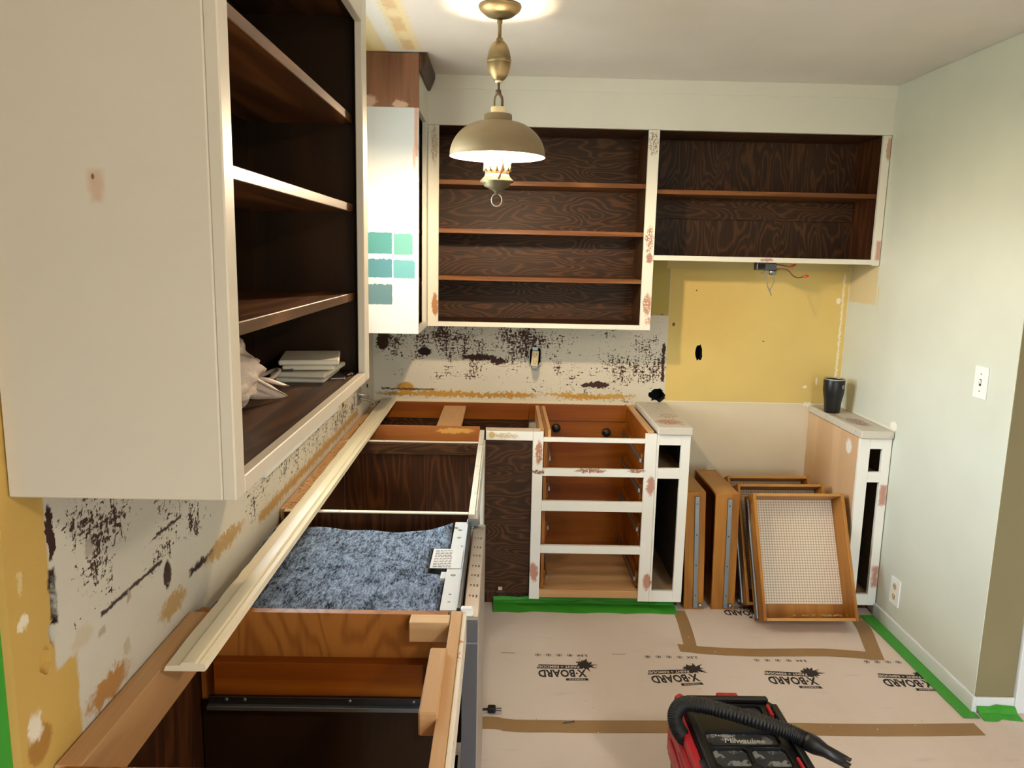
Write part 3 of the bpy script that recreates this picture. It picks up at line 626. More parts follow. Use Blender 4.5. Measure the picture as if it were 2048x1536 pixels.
# ================================================================== BASE CABINETS
# ---- near drawer base (left run)
P0, P1 = -2.4255, -2.447
t = thing('base_cabinet', (.30, -2.71, 0), 'near open base cabinet with pine rails and a black drawer slide, no top', 'cabinet')
B('side_panel', (.02, .572, P1, P0, .10, HB), M['orange_ply'], t, label='fir plywood partition')
B('side_panel', (.02, .572, -2.985, -2.967, .10, HB), M['orange_ply'], t)
B('back_panel', (.004, .018, -2.985, P0, .10, .83), M['brown_v'], t, bevel=0)
B('back_rail', (.003, .044, -2.967, P1, .775, HB), M['pine_y'], t)
B('bottom_panel', (.02, .58, -2.967, P1, .10, .118), M['dark_y'], t, bevel=0)
B('front_rail', (.578, .602, -2.985, P0, .80, HB), M['pine_y'], t)
B('face_frame_rail', (.6025, .612, -2.985, -2.4255, .80, HB-.004), M['white_edge'], t)
B('kick_panel', (.53, .545, -2.985, -2.4255, 0, .10), M['brown_v'], t, bevel=0)
B('dark_lower_panel', (.022, .57, P1-.004, P1-.0002, .12, .665), M['stain'], t, bevel=0, label='dark sheet over the lower part of the partition')  # thin dark panel laid over the partition below the slide
B('runner_rail', (.06, .545, P1-.030, P1-.0002, .694, .772), M['orange_h'], t)
s_ = B('drawer_slide', (.05, .545, P1-.040, P1-.030, .672, .696), M['steel_dark'], t, bevel=.001, label='black and grey metal drawer slide')
B('slide_lip', (.05, .545, P1-.052, P1-.040, .670, .680), M['zinc'], s_, bevel=.001)
for x in (.09, .13, .36, .50):
    bm = bmesh.new(); lathe(bm, [(.004, 0), (.004, .002), (.002, .003)], (0, 0, 0), 10); xf(bm, Matrix.Translation((x, P1-.040, .690)) @ Matrix.Rotation(math.pi/2, 4, 'X')); ob('screw', bm, M['zinc'], s_, smooth=True)
B('slide_bracket', (.528, .556, P1-.055, P1-.001, .62, .775), M['steel_dark'], t)
B('corner_block', (.49, .577, P1-.042, P1-.0005, .832, HB+.002), M['pine_x'], t, bevel=.002)
B('corner_block', (.548, .582, -2.835, -2.61, .842, HB+.012), M['pine_y'], t, bevel=.003)
# ---- dishwasher
t = thing('dishwasher', (.33, -2.12, 0), 'stainless dishwasher without its counter, grey felt blanket on top', 'dishwasher')
B('tub', (.05, .545, -2.40, -1.91, .06, .835), M['foil'], t, bevel=.004)
N, K = 40, 26; bm = bmesh.new(); r = random.Random(5); grid = []
def felt_x1(y):      # right edge of the blanket with the notch for the label
    if -2.185 < y < -2.03: return .500
    return .545
ys = sorted(set([-2.414+(.53)*i/N for i in range(N+1)]+[-2.186, -2.1845, -2.0315, -2.029]))
for y in ys:
    row = []; x1 = felt_x1(y)
    for k in range(K+1):
        u = k/K; x = .03+(x1-.03)*u
        z = .861+.005*math.sin(x*11+1)*math.sin(y*9)+.003*math.sin(y*31+x*17)
        yy = y
        if y > -1.93: yy = y+(.007*math.sin(x*16)+.008*math.sin(x*47))*(y+1.93)/.045*.5; z += .004*max(0, math.sin(x*24))*(y+1.93)/.045
        if y > -1.93 and u > .85: yy += .012*(u-.85)/.15*(y+1.93)/.045; z += .012*(u-.85)/.15*(y+1.93)/.045
        row.append((x, yy, z))
    grid.append(row)
V = [[bm.verts.new(q) for q in row] for row in grid]; V2 = [[bm.verts.new((q[0], q[1], q[2]-.006)) for q in row] for row in grid]
for i in range(len(ys)-1):
    for k in range(K):
        bm.faces.new((V[i][k], V[i][k+1], V[i+1][k+1], V[i+1][k])); bm.faces.new((V2[i][k], V2[i+1][k], V2[i+1][k+1], V2[i][k+1]))
for i in range(len(ys)-1):
    bm.faces.new((V[i][0], V[i+1][0], V2[i+1][0], V2[i][0])); bm.faces.new((V[i][K], V2[i][K], V2[i+1][K], V[i+1][K]))
for k in range(K):
    bm.faces.new((V[0][k], V2[0][k], V2[0][k+1], V[0][k+1])); bm.faces.new((V[-1][k], V[-1][k+1], V2[-1][k+1], V2[-1][k]))
ob('felt_blanket', bm, M['felt'], t, smooth=True, label='mottled grey blue felt insulation blanket')
bm = bmesh.new(); addbox(bm, .550, .588, -2.412, -1.832, .856, .870); cs = []
for y in (-1.90, -1.96, -2.22, -2.33, -2.37):
    c = bmesh.new(); lathe(c, [(.007 if y > -2.3 else .004, -.03), (.007 if y > -2.3 else .004, .03)], (.568, y, .863), 14); cs.append(c)
bk = ob('top_bracket', cut(bm, cs), M['bracket'], t, label='white perforated metal bracket strip')
B('bracket_tab', (.536, .55, -2.23, -2.19, .852, .866), M['bracket'], bk, bevel=.001)
B('seal_channel', (.588, .599, -2.415, -1.838, .856, .876), M['steel_dark'], t, bevel=.002)
B('hinge_clip', (.585, .618, -1.850, -1.828, .862, .880), M['zinc'], t, bevel=.002)
B('hinge_clip', (.598, .626, -2.4225, -2.403, .8595, .878), M['plate'], t, bevel=.003)
d_ = B('door', (.602, .640, -2.422, -1.815, .10, .8585), M['steel'], t, bevel=.003, label='stainless steel door seen edge on')
B('door_side', (.603, .637, -2.4238, -2.422, .10, .852), M['door_side'], d_, bevel=0)
B('side_groove', (.603, .637, -2.4246, -2.4238, .795, .799), M['zinc'], d_, bevel=0)
B('kick_plate', (.55, .565, -2.40, -1.82, 0, .09), M['black'], t, bevel=0)
lb = B('paper_label', (.505, .585, -2.18, -2.05, .8705, .8715), M['paper_label'], t, bevel=0, label='white label covered with small black print')
r = random.Random(2); bm = bmesh.new()
for i in range(11):
    y = -2.172+.011*i; x = .512
    while x < .556:
        l = r.uniform(.004, .012); addbox(bm, x, min(x+l, .558), y-.0016, y+.0016, .8715, .8718); x += l+.002
ob('print_lines', bm, M['slot'], lb, kind='stuff')
bm = bmesh.new()
for i, q in enumerate((-1.93, -2.0, -2.06, -2.13, -2.19, -2.25, -2.31)):
    for j in range(3): addbox(bm, .612+.008*j, .616+.008*j, q-.004-.003*j, q+.004, .8585, .8588)
ob('door_edge_print', bm, M['slot'], d_, kind='stuff')
# ---- sink base
t = thing('sink_base_cabinet', (.30, -1.31, 0), 'open sink base cabinet beyond the dishwasher with dark plywood inside', 'cabinet')
B('side_panel', (.02, .59, -1.772, -1.754, .10, HB-.003), M['brown_v'], t)
B('panel_edge', (.02, .585, -1.7725, -1.7535, HB-.003, HB), M['white_edge'], t, bevel=0)
B('side_panel', (.02, .59, -.866, -.848, .10, HB-.003), M['brown_v'], t)
B('panel_edge', (.02, .585, -.8665, -.8475, HB-.003, HB), M['white_edge'], t, bevel=0)
B('top_rail', (.05, .585, -.878, -.8665, .822, HB-.006), M['dark_h'], t, bevel=.001)
B('back_rail', (.003, .046, -1.754, -.866, .77, HB), M['pine_y'], t)
B('back_panel', (.004, .018, -1.754, -.866, .1, .77), M['brown_v'], t, bevel=0)
B('bottom_panel', (.02, .585, -1.754, -.866, .10, .118), M['dark_y'], t, bevel=0)
B('front_rail', (.586, .606, -1.775, -.62, .83, HB), M['white_edge'], t, bevel=.001)
B('face_frame_stile', (.597, .612, -1.800, -1.73, .09, .829), M['base_frame'], t, bevel=.001)
B('face_frame_stile', (.597, .612, -.90, -.625, .09, .829), M['base_frame'], t, bevel=.001)
B('face_frame_rail', (.6065, .612, -1.73, -.90, .78, HB-.002), M['base_frame'], t, bevel=.001)
B('kick_panel', (.53, .545, -1.77, -.62, 0, .09), M['brown_v'], t, bevel=0)
# ---- blind corner base
t = thing('corner_base_cabinet', (.45, -.3, 0), 'open blind corner base cabinet under the scraped backsplash with a flat pine brace', 'cabinet')
B('front_board', (.02, .584, -.570, -.548, .785, HB), M['splinter_board'], t, bevel=.0015, label='orange pine board with a split raw patch')
B('back_rail', (.03, .828, -.022, -.002, .795, HB+.006), M['orange_h'], t)
B('side_rail', (.003, .03, -.845, -.024, .80, HB), M['pine_y'], t)
B('back_panel', (.03, .828, -.016, -.003, .10, .795), M['dark_h'], t, bevel=0)
B('bottom_panel', (.03, .828, -.545, -.022, .10, .118), M['dark_h'], t, bevel=0)
B('cross_brace', (.378, .494, -.547, -.023, .846, .866), M['pine_y'], t, bevel=.002)
B('brace_cleat', (.34, .54, -.5475, -.527, .826, .8455), M['pine_x'], t)
B('front_board', (.612, .828, -.606, -.588, .868, HB+.006), M['tape_wood'], t)
B('face_frame_rail', (.613, .828, -DB, -DB+.019, .826, .868), M['base_frame'], t)
B('filler_panel', (.613, .828, -.590, -.578, .075, .826), M['dark_h'], t, bevel=0, label='dark plywood filler panel with wild grain')
l_ = B('door_catch', (.672, .712, -.604, -.590, .082, .094), M['steel_dark'], t)
B('catch_block', (.682, .702, -.602, -.591, .094, .108), M['pine_x'], l_)
B('kick_panel', (.56, .828, -.535, -.52, 0, .075), M['brown_v'], t, bevel=0)
# ---- drawer base
t = thing('drawer_base_cabinet', (1.1, -.3, 0), 'white framed base cabinet with five empty drawer openings', 'cabinet')
B('side_panel', (.882, .896, -.588, -.003, .08, HB-.004), M['orange_ply'], t, bevel=0)
B('divider_board', (.862, .880, -.585, -.003, .80, HB), M['pine_y'], t)
B('front_board', (.829, .862, -.606, -.588, .868, HB+.006), M['tape_wood'], t)
B('divider_board', (.897, .912, -.59, -.003, .815, HB-.002), M['pine_y'], t)
B('side_panel', (1.352, 1.366, -.59, -.003, .08, HB-.004), M['orange_h'], t, bevel=0)
B('top_rail', (1.358, 1.384, -.602, -.003, .80, HB+.006), M['pine_y'], t, bevel=.002)
B('back_rail', (.829, 1.351, -.022, -.002, .795, HB+.006), M['orange_h'], t)
B('back_panel', (.896, 1.352, -.014, -.003, .08, .80), M['orange_h'], t, bevel=0)
B('bottom_panel', (.896, 1.352, -.59, -.014, .085, .10), M['pine_x'], t, bevel=0)
B('bottom_front_rail', (.876, 1.352, -.603, -.592, .062, .10), M['pine_x'], t)
B('face_frame_stile', (.829, .8765, -DB, -DB+.019, .056, .868), M['base_frame'], t)
B('face_frame_stile', (1.346, 1.398, -DB, -DB+.019, .05, .868), M['base_frame'], t)
for z0, z1 in ((.822, .842), (.660, .696), (.492, .540), (.285, .323)): B('face_frame_rail', (.8765, 1.346, -DB, -DB+.019, z0, z1), M['base_frame'], t)
B('kick_panel', (.83, 1.398, -.535, -.52, 0, .062), M['brown_v'], t, bevel=0)
for z in (.735, .59, .40, .155):
    r_ = B('runner_rail', (1.335, 1.3515, -.575, -.03, z-.045, z+.03), M['orange_h'], t)
    B('drawer_slide', (1.325, 1.335, -.59, -.05, z-.008, z+.012), M['zinc'], r_, bevel=.001)
    r_ = B('runner_rail', (.8965, .906, -.575, -.03, z-.045, z+.03), M['orange_h'], t)
    B('drawer_slide', (.906, .914, -.59, -.05, z-.008, z+.012), M['zinc'], r_, bevel=.001)
for x, z in ((.975, .758), (1.245, .738)):
    bm = bmesh.new(); lathe(bm, [(.010, 0), (.010, .012), (.022, .018), (.024, .026), (.018, .034), (.004, .036)], (0, 0, 0), 20)
    xf(bm, Matrix.Translation((x, -.014, z)) @ Matrix.Rotation(math.pi/2, 4, 'X')); ob('bumper_knob', bm, M['black'], t, smooth=True)
# ---- narrow cabinets either side of the range gap
def narrow(x0, x1, xo0, xo1, label, side_mat, slab_over, left):
    t = thing('narrow_base_cabinet', ((x0+x1)/2, -.3, 0), label, 'cabinet')
    B('side_panel', (x0, x0+.012, -DB+.019, -.003, .05, .864), side_mat, t, bevel=0)
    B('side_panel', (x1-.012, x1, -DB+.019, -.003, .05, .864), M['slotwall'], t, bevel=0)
    B('back_panel', (x0+.012, x1-.012, -.014, -.003, .09, .864), M['recess_shade'], t, bevel=0)  # near-black back, shade of the slots put into its colour
    B('bottom_panel', (x0+.012, x1-.012, -DB+.019, -.014, .075, .09), M['pale_ply'], t, bevel=0)
    B('divider_panel', (x0+.012, x1-.012, -DB+.019, -.014, .672, .684), M['pale_ply'], t, bevel=0)
    B('face_frame_stile', (x0, xo0, -DB, -DB+.019, .05, .864), M['base_frame'], t)
    B('face_frame_stile', (xo1, x1, -DB, -DB+.019, .05, .864), M['base_frame'], t)
    for z0, z1 in ((.05, .105), (.657, .706), (.816, .864)): B('face_frame_rail', (xo0, xo1, -DB, -DB+.019, z0, z1), M['base_frame'], t)
    B('kick_panel', (x0, x1, -.535, -.52, 0, .05), M['brown_v'], t, bevel=0)
    B('counter_slab', (x0-slab_over, x1+(.006 if left else 0), -DB-.014, -.003, .866, .902), M['slab'], t, bevel=.004, label='scraped counter remnant with torn laminate')
narrow(1.399, 1.553, 1.409, 1.511, 'narrow white base cabinet with two tall slots left of the range gap', M['slotwall'], 0, True)
narrow(2.335, W-.004, 2.384, 2.442, 'narrow white base cabinet with pale plywood side against the right wall', M['pale_ply'], .004, False)

# ================================================================== LOOSE THINGS
# ---- long moulding lying on the left run
bm = bmesh.new()
prof = [(-.042, .000), (-.040, .010), (-.012, .012), (-.008, .018), (.016, .018), (.020, .012), (.024, .016), (.034, .014), (.038, .004), (.034, .0)]
rows = []; NN = 60; r = random.Random(8)
for i in range(NN+1):
    u = i/NN; y = -2.70+u*2.685; x = .098+u*(-.012)
    rows.append([bm.verts.new((x+a*(1)+(r.uniform(-.0015, .0015) if k in (0, 1) else 0), y, .8795+b+.002*u)) for k, (a, b) in enumerate(prof)])
for A, Bq in zip(rows, rows[1:]):
    for k in range(len(prof)): bm.faces.new((A[k], A[(k+1) % len(prof)], Bq[(k+1) % len(prof)], Bq[k]))
bm.faces.new(rows[0]); bm.faces.new(rows[-1])
M['moulding'] = paint('cream_moulding_paint', 'efe4c8', .4, wear=.74, wear_col='b99a70', bump=.1, var=.03)
ob('crown_moulding', bm, M['moulding'], label='long cream moulding board lying along the open base cabinets on the left', cat='moulding')
# ---- wood shavings left on the sink base rail
bm = bmesh.new(); r = random.Random(3)
for i in range(60):
    x = r.uniform(.006, .04); y = r.uniform(-1.75, -.9); a = r.uniform(0, 3.14); l = r.uniform(.004, .014)
    dx, dy = l*math.cos(a), l*math.sin(a)
    addbox(bm, min(x, x+dx), max(x, x+dx)+.0008, min(y, y+dy), max(y, y+dy)+.0008, HB+.0003, HB+.0018)
ob('wood_shavings', bm, M['pine_x'], label='pale wood shavings scattered on the pine rail at the wall', cat='debris', kind='stuff')

# ---- tumbler
t = thing('tumbler', (2.374, -.19, .902), 'tall black tumbler standing on the narrow right cabinet', 'tumbler')
bm = bmesh.new(); lathe(bm, [(.001, 0), (.036, 0), (.038, .004), (.040, .03), (.0425, .06), (.050, .10), (.052, .12), (.052, .165), (.051, .170), (.047, .170), (.046, .15), (.040, .03), (.001, .02)], (2.374, -.19, .9025), 36, cap=False)
ob('body', bm, M['black'], t, smooth=True)
bm = bmesh.new(); lathe(bm, [(.0515, .170), (.052, .173), (.050, .176), (.047, .173), (.047, .170)], (2.374, -.19, .9025), 36, cap=False); ob('rim', bm, M['steel'], t, smooth=True, label='bare steel rim')
bm = bmesh.new(); lathe(bm, [(.001, 0), (.012, 0), (.012, .001), (.001, .001)], (0, 0, 0), 18, cap=False); lathe(bm, [(.004, .001), (.007, .0014), (.004, .0014)], (0, 0, 0), 12, cap=False)
xf(bm, Matrix.Translation((2.404, -.2325, 1.04)) @ Matrix.Rotation(math.radians(35), 4, 'Z') @ Matrix.Rotation(math.pi/2, 4, 'X')); ob('emblem', bm, M['grey_box'], t, smooth=True)

# ---- wall plates
t = thing('light_switch', (W, -1.205, 1.228), 'white toggle light switch plate on the sage right wall', 'switch')
B('plate', (W-.006, W, -1.243, -1.163, 1.166, 1.288), M['plate'], t, bevel=.002)
B('toggle_slot', (W-.0068, W-.006, -1.210, -1.198, 1.215, 1.240), M['slot'], t, bevel=0)
bm = bmesh.new(); prism(bm, [(W-.006, 1.222), (W-.016, 1.232), (W-.015, 1.240), (W-.006, 1.236)], 1, -1.2085, -1.1995); ob('toggle', bm, M['plate'], t, bevel=.0008)
for z in (1.195, 1.26):
    bm = bmesh.new(); lathe(bm, [(.003, 0), (.003, .001)], (0, 0, 0), 10); xf(bm, Matrix.Translation((W-.006, -1.204, z)) @ Matrix.Rotation(-math.pi/2, 4, 'Y')); ob('screw', bm, M['zinc'], t)
t = thing('wall_outlet', (W, -.772, .195), 'white duplex outlet low on the sage right wall', 'outlet')
B('plate', (W-.006, W, -.812, -.731, .131, .257), M['plate'], t, bevel=.002)
for z in (.170, .218):
    bm = bmesh.new(); lathe(bm, [(.017, 0), (.017, .0015), (.016, .002)], (0, 0, 0), 20); xf(bm, Matrix.Translation((W-.006, -.772, z)) @ Matrix.Rotation(-math.pi/2, 4, 'Y')); q = ob('receptacle', bm, M['almond'], t)
    B('slot', (W-.0088, W-.008, -.780, -.777, z-.003, z+.008), M['slot'], q, bevel=0); B('slot', (W-.0088, W-.008, -.767, -.764, z-.003, z+.008), M['slot'], q, bevel=0)
    B('slot', (W-.0088, W-.008, -.774, -.770, z-.011, z-.006), M['slot'], q, bevel=0)
# bare outlet in the backsplash
t = thing('bare_outlet', (.854, -.01, 1.09), 'bare almond outlet hanging from its metal box in the backsplash', 'outlet')
for d in ((.822, .826, -.012, .06, 1.085, 1.185), (.884, .888, -.012, .06, 1.085, 1.185), (.826, .884, -.012, .06, 1.181, 1.185), (.826, .884, -.012, .06, 1.085, 1.089)): B('box_side', d, M['grey_box'], t, bevel=0)
B('box_back', (.826, .884, .056, .06, 1.089, 1.181), M['recess_shade'], t, bevel=0)
bm = bmesh.new(); addbox(bm, -.018, .018, -.024, -.012, -.048, .035); xf(bm, Matrix.Translation((.853, -.012, 1.135)) @ Matrix.Rotation(.08, 4, 'Y')); q = ob('receptacle', bm, M['almond'], t, bevel=.003)
for z in (1.113, 1.150):
    for x in (.846, .859): B('slot', (x-.0012, x+.0012, -.0368, -.0358, z-.004, z+.005), M['slot'], q, bevel=0)
    B('slot', (.850, .855, -.0368, -.0358, z-.013, z-.009), M['slot'], q, bevel=0)
for z in (1.08, 1.178):
    bm = bmesh.new(); addbox(bm, .838, .868, -.022, -.019, z-.008, z+.010); ob('yoke', bm, M['zinc'], t, bevel=.001)
bm = bmesh.new(); tube(bm, spline([(.835, .03, 1.16), (.832, -.005, 1.15), (.838, -.016, 1.13)], 5), .0025, 6); ob('wire', bm, M['black'], t, smooth=True)
# chrome fixture stub on the left wall
t = thing('wall_valve', (.01, -.42, .97), 'small chrome pipe stub with wires on the left wall near the corner', 'fitting')
B('plate', (0, .004, -.475, -.375, .945, 1.02), M['grey_box'], t)
for a, b2 in (((.004, -.46, 1.0), (.05, -.43, .985)), ((.004, -.43, .975), (.055, -.395, .955))):
    bm = bmesh.new(); tube(bm, [a, b2], .007, 12); ob('stub', bm, M['steel'], t, smooth=True)
bm = bmesh.new(); tube(bm, spline([(.05, -.395, .955), (.062, -.37, .945), (.06, -.35, .925), (.045, -.345, .92), (.04, -.36, .935)], 6), .0035, 8); ob('ring', bm, M['steel'], t, smooth=True)
bm = bmesh.new(); lathe(bm, [(.010, 0), (.010, .004), (.001, .005)], (0, 0, 0), 14, cap=False); xf(bm, Matrix.Translation((0, -.20, .995)) @ Matrix.Rotation(math.pi/2, 4, 'Y')); ob('wall_plug', bm, M['slot'], smooth=True, label='small dark plug in the left wall near the corner', cat='plug')
# ---- hood wiring under the right cabinet
t = thing('junction_box', (1.955, -.26, 1.62), 'open junction box with loose wires under the cabinet over the range gap', 'junction box')
B('box', (1.905, 2.0, -.285, -.235, 1.615, 1.652), M['steel_dark'], t, bevel=.003)
B('box_opening_shade', (1.91, 1.945, -.2865, -.285, 1.622, 1.646), M['recess_shade'], t, bevel=0)  # flat near-black sheet, its colour stands for the shade of an opening
bm = bmesh.new(); lathe(bm, [(.014, 0), (.016, .012), (.012, .03)], (0, 0, 0), 16); xf(bm, Matrix.Translation((1.985, -.262, 1.607)) @ Matrix.Rotation(math.pi/2, 4, 'Y') @ Matrix.Translation((0, 0, -.01))); ob('clamp', bm, M['zinc'], t, smooth=True)
bm = bmesh.new(); tube(bm, spline([(1.995, -.265, 1.618), (2.03, -.28, 1.625), (2.055, -.285, 1.618), (2.085, -.285, 1.59), (2.11, -.285, 1.583), (2.135, -.285, 1.588)], 6), .003, 8); q = ob('wire', bm, M['wire_brown'], t, smooth=True)
bm = bmesh.new(); tube(bm, [(2.132, -.285, 1.588), (2.142, -.285, 1.590), (2.158, -.285, 1.592)], .006, 10, radii=[.0045, .0075, .005]); ob('wire_nut', bm, M['wire_red'], q, smooth=True)
bm = bmesh.new(); tube(bm, spline([(2.0, -.25, 1.645), (2.04, -.25, 1.640), (2.08, -.25, 1.632)], 5), .0028, 8); q = ob('wire', bm, M['wire_brown'], t, smooth=True)
bm = bmesh.new(); tube(bm, [(2.075, -.25, 1.630), (2.088, -.25, 1.636), (2.105, -.25, 1.645)], .006, 10, radii=[.0045, .0075, .005]); ob('wire_nut', bm, M['wire_red'], q, smooth=True)
for pts in ([(1.965, -.26, 1.616), (1.962, -.265, 1.58), (1.968, -.27, 1.54), (1.985, -.27, 1.505), (1.99, -.27, 1.492)], [(1.972, -.26, 1.616), (1.99, -.262, 1.585), (1.998, -.27, 1.56), (1.985, -.27, 1.53), (1.98, -.27, 1.515)], [(1.955, -.26, 1.62), (1.945, -.262, 1.605), (1.93, -.262, 1.60)]):
    bm = bmesh.new(); tube(bm, spline(pts, 6), .0028, 8); ob('wire', bm, M['wire_grey'], t, smooth=True)

# ---- things inside the near upper cabinet
SZ = 1.3455
G = 'cream boards stacked in the left wall cabinet'
for i, (x0, x1, y0, y1, rz, lab) in enumerate(((.125, .245, -2.185, -1.985, .02, 'bottom cream board of the stack inside the left wall cabinet'), (.120, .255, -2.195, -1.98, -.03, 'second cream board with a dark knot in the cabinet stack'),
                                         (.128, .252, -2.170, -1.985, .16, 'third cream board, turned askew in the cabinet stack'), (.118, .262, -2.175, -1.985, .19, 'topmost cream board of the stack inside the left wall cabinet'))):
    z = SZ+(0, .0135, .0285, .042)[i]
    bm = bmesh.new(); addbox(bm, x0, x1, y0, y1, z, z+.0125); cx, cy = (x0+x1)/2, (y0+y1)/2
    xf(bm, Matrix.Translation((cx, cy, 0)) @ Matrix.Rotation(rz, 4, 'Z') @ Matrix.Translation((-cx, -cy, 0))); ob('door_board', bm, M['white_board'], bevel=.003, label=lab, cat='board', group=G)
G = 'screws and hooks on the cabinet bottom'
for lab, a, b2 in (('long screw lying on the cabinet bottom beside the board stack', (.253, -2.14, SZ+.004), (.283, -2.13, SZ+.004)), ('short bright screw near the front of the cabinet bottom', (.282, -2.075, SZ+.004), (.287, -2.055, SZ+.004))):
    bm = bmesh.new(); tube(bm, [a, b2], .002, 8); d = (Vector(b2)-Vector(a)).normalized(); tube(bm, [Vector(b2), Vector(b2)+d*.004], .0042, 10); ob('screw', bm, M['zinc'], smooth=False, label=lab, cat='screw', group=G)
bm = bmesh.new(); tube(bm, [(.135, -2.188, SZ+.0315), (.168, -2.185, SZ+.0315)], .002, 8); tube(bm, [(.130, -2.188, SZ+.0315), (.135, -2.188, SZ+.0315)], .004, 8); tube(bm, [(.168, -2.185, SZ+.0315), (.172, -2.185, SZ+.0315)], .004, 8)
ob('screw', bm, M['zinc'], label='screw lying on the second cream board', cat='screw', group=G)
# plastic bag: crumpled heap
t = thing('plastic_bag', (.12, -2.52, SZ), 'crumpled pale plastic bag with pink print inside the left wall cabinet', 'bag')
from mathutils import noise as mn
bm = bmesh.new(); bmesh.ops.create_icosphere(bm, subdivisions=5, radius=1.0)
for v in bm.verts:
    d = v.co.normalized(); n = mn.noise(d*2.2)*.22+abs(mn.noise(d*4.5+Vector((3, 1, 2))))*.22+mn.noise(d*9)*.05
    q = d*(1+n); k = max(0, q.y)          # tongue reaching toward the boards
    x = .12+q.x*.085*(1-.15*k); y = -2.59+q.y*.15; z = SZ+.078+q.z*.086*(1-.45*k)
    z -= .055*max(0, (y+2.55)/.15); v.co = Vector((min(.285, max(.014, x)), y, max(SZ+.0012, z)))
ob('body', bm, M['bag'], t, smooth=True)
for pts, w0, tw in (([(.10, -2.60, SZ+.075), (.15, -2.52, SZ+.062), (.19, -2.45, SZ+.03), (.215, -2.395, SZ+.006)], .060, .3), ([(.09, -2.52, SZ+.095), (.13, -2.42, SZ+.06), (.165, -2.34, SZ+.03), (.19, -2.295, SZ+.012)], .045, -.5), ([(.06, -2.56, SZ+.13), (.08, -2.46, SZ+.10), (.10, -2.37, SZ+.05), (.125, -2.30, SZ+.012)], .040, .8)):
    bm = bmesh.new(); P = spline(pts, 8); n_ = len(P); rows = []
    for i, q in enumerate(P):
        u = i/(n_-1); wd = w0*(1-u)**.7+.004; ang = tw+.8*u; row = []
        for k in range(9):
            s = (k/8-.5)*2; fold = .35*wd*math.cos(s*5.5+i*.25)*.4-.25*wd*s*s
            row.append(bm.verts.new((q.x+s*wd*.5*math.cos(ang), q.y+s*wd*.25, max(SZ+.005, q.z+s*wd*.5*math.sin(ang)+fold))))
        rows.append(row)
    for A, Bq in zip(rows, rows[1:]):
        for k in range(8): bm.faces.new((A[k], A[k+1], Bq[k+1], Bq[k]))
    bmesh.ops.recalc_face_normals(bm, faces=bm.faces)
    bmesh.ops.solidify(bm, geom=bm.faces[:], thickness=.0008)
    for v in bm.verts: v.co.z = max(SZ+.0015, v.co.z)
    ob('bag_fold', bm, M['bag'], t, smooth=True)
bm = bmesh.new(); N = 22; P = [(.125+.032*math.cos(2*math.pi*i/N), -2.26+.05*math.sin(2*math.pi*i/N), SZ+.022+.016*math.sin(2*math.pi*i/N+1)) for i in range(N+1)]
tube(bm, P, .005, 8, cap=False)
for v in bm.verts: v.co.z = max(SZ+.001, v.co.z)
ob('bag_handle', bm, M['bag'], t, smooth=True)

# ---- drawers
def drawer(name, label, L, Wd, Dp, loc, basis, slides=True, liner=True, group='empty drawers stacked beside the narrow cabinet'):
    """local axes: x width, y length (front at y=0), z depth (open side +z)"""
    t = thing(name, loc, label, 'drawer', group); ORG[t] = Vector((0, 0, 0))
    bx, by, bz = [Vector(b).normalized() for b in basis]
    mt = Matrix(((bx.x, by.x, bz.x, loc[0]), (bx.y, by.y, bz.y, loc[1]), (bx.z, by.z, bz.z, loc[2]), (0, 0, 0, 1))); t.matrix_world = mt
    th = .014; h = Wd/2
    def b(n, d, mat, par=t, **k): return B(n, d, mat, par, bevel=.0016, **k)
    b('side_panel', (-h, -h+th, 0, L, 0, Dp), M['drawer_wood']); s2 = b('side_panel', (h-th, h, 0, L, 0, Dp), M['drawer_wood'])
    b('front_panel', (-h+th, h-th, 0, th, 0, Dp), M['drawer_end']); b('back_panel', (-h+th, h-th, L-th, L, 0, Dp-.006), M['drawer_end'])
    b('bottom_panel', (-h+th, h-th, th, L-th, .008, .015), M['drawer_wood'])
    if liner: b('shelf_liner', (-h+th+.001, h-th-.001, .075, L-th-.001, .0152, .0162), M['liner'], label='tan gingham shelf liner')
    if slides:
        for sx in (-1, 1):
            x0, x1 = (-h-.009, -h) if sx < 0 else (h, h+.009)
            s = b('drawer_slide', (x0, x1, .01, L-.02, Dp*.32, Dp*.32+.022), M['zinc'])
            bm = bmesh.new(); lathe(bm, [(.011, 0), (.011, .006), (.008, .008)], (0, 0, 0), 16)
            xf(bm, Matrix.Translation(((x0 if sx < 0 else x1), .022, Dp*.32-.012)) @ Matrix.Rotation(sx*math.pi/2, 4, 'Y')); bmesh.ops.recalc_face_normals(bm, faces=bm.faces)
            o = ob('slide_roller', bm, M['zinc'], s, smooth=True)
            for k in range(4):
                bm = bmesh.new(); xs = x0-.0006 if sx < 0 else x1+.0006
                addbox(bm, min(xs, x0 if sx < 0 else x1), max(xs, x0 if sx < 0 else x1), L*(.12+.26*k), L*(.12+.26*k)+.006, Dp*.32+.008, Dp*.32+.014); ob('slide_hole', bm, M['slot'], s)
    return t
# two standing on end, a side with its slide turned to the camera
drawer('drawer', 'leftmost upright drawer standing on end, its metal slide facing out beside the narrow cabinet', .585, .42, .095, (1.672, -.365, .002), ((0, 1, 0), (-.04, 0, 1), (-1, 0, -.04)), liner=False)
drawer('drawer', 'second upright drawer standing on end with a metal slide facing out', .575, .42, .112, (1.822, -.365, .002), ((0, 1, 0), (-.022, 0, 1), (-1, 0, -.022)), liner=False)
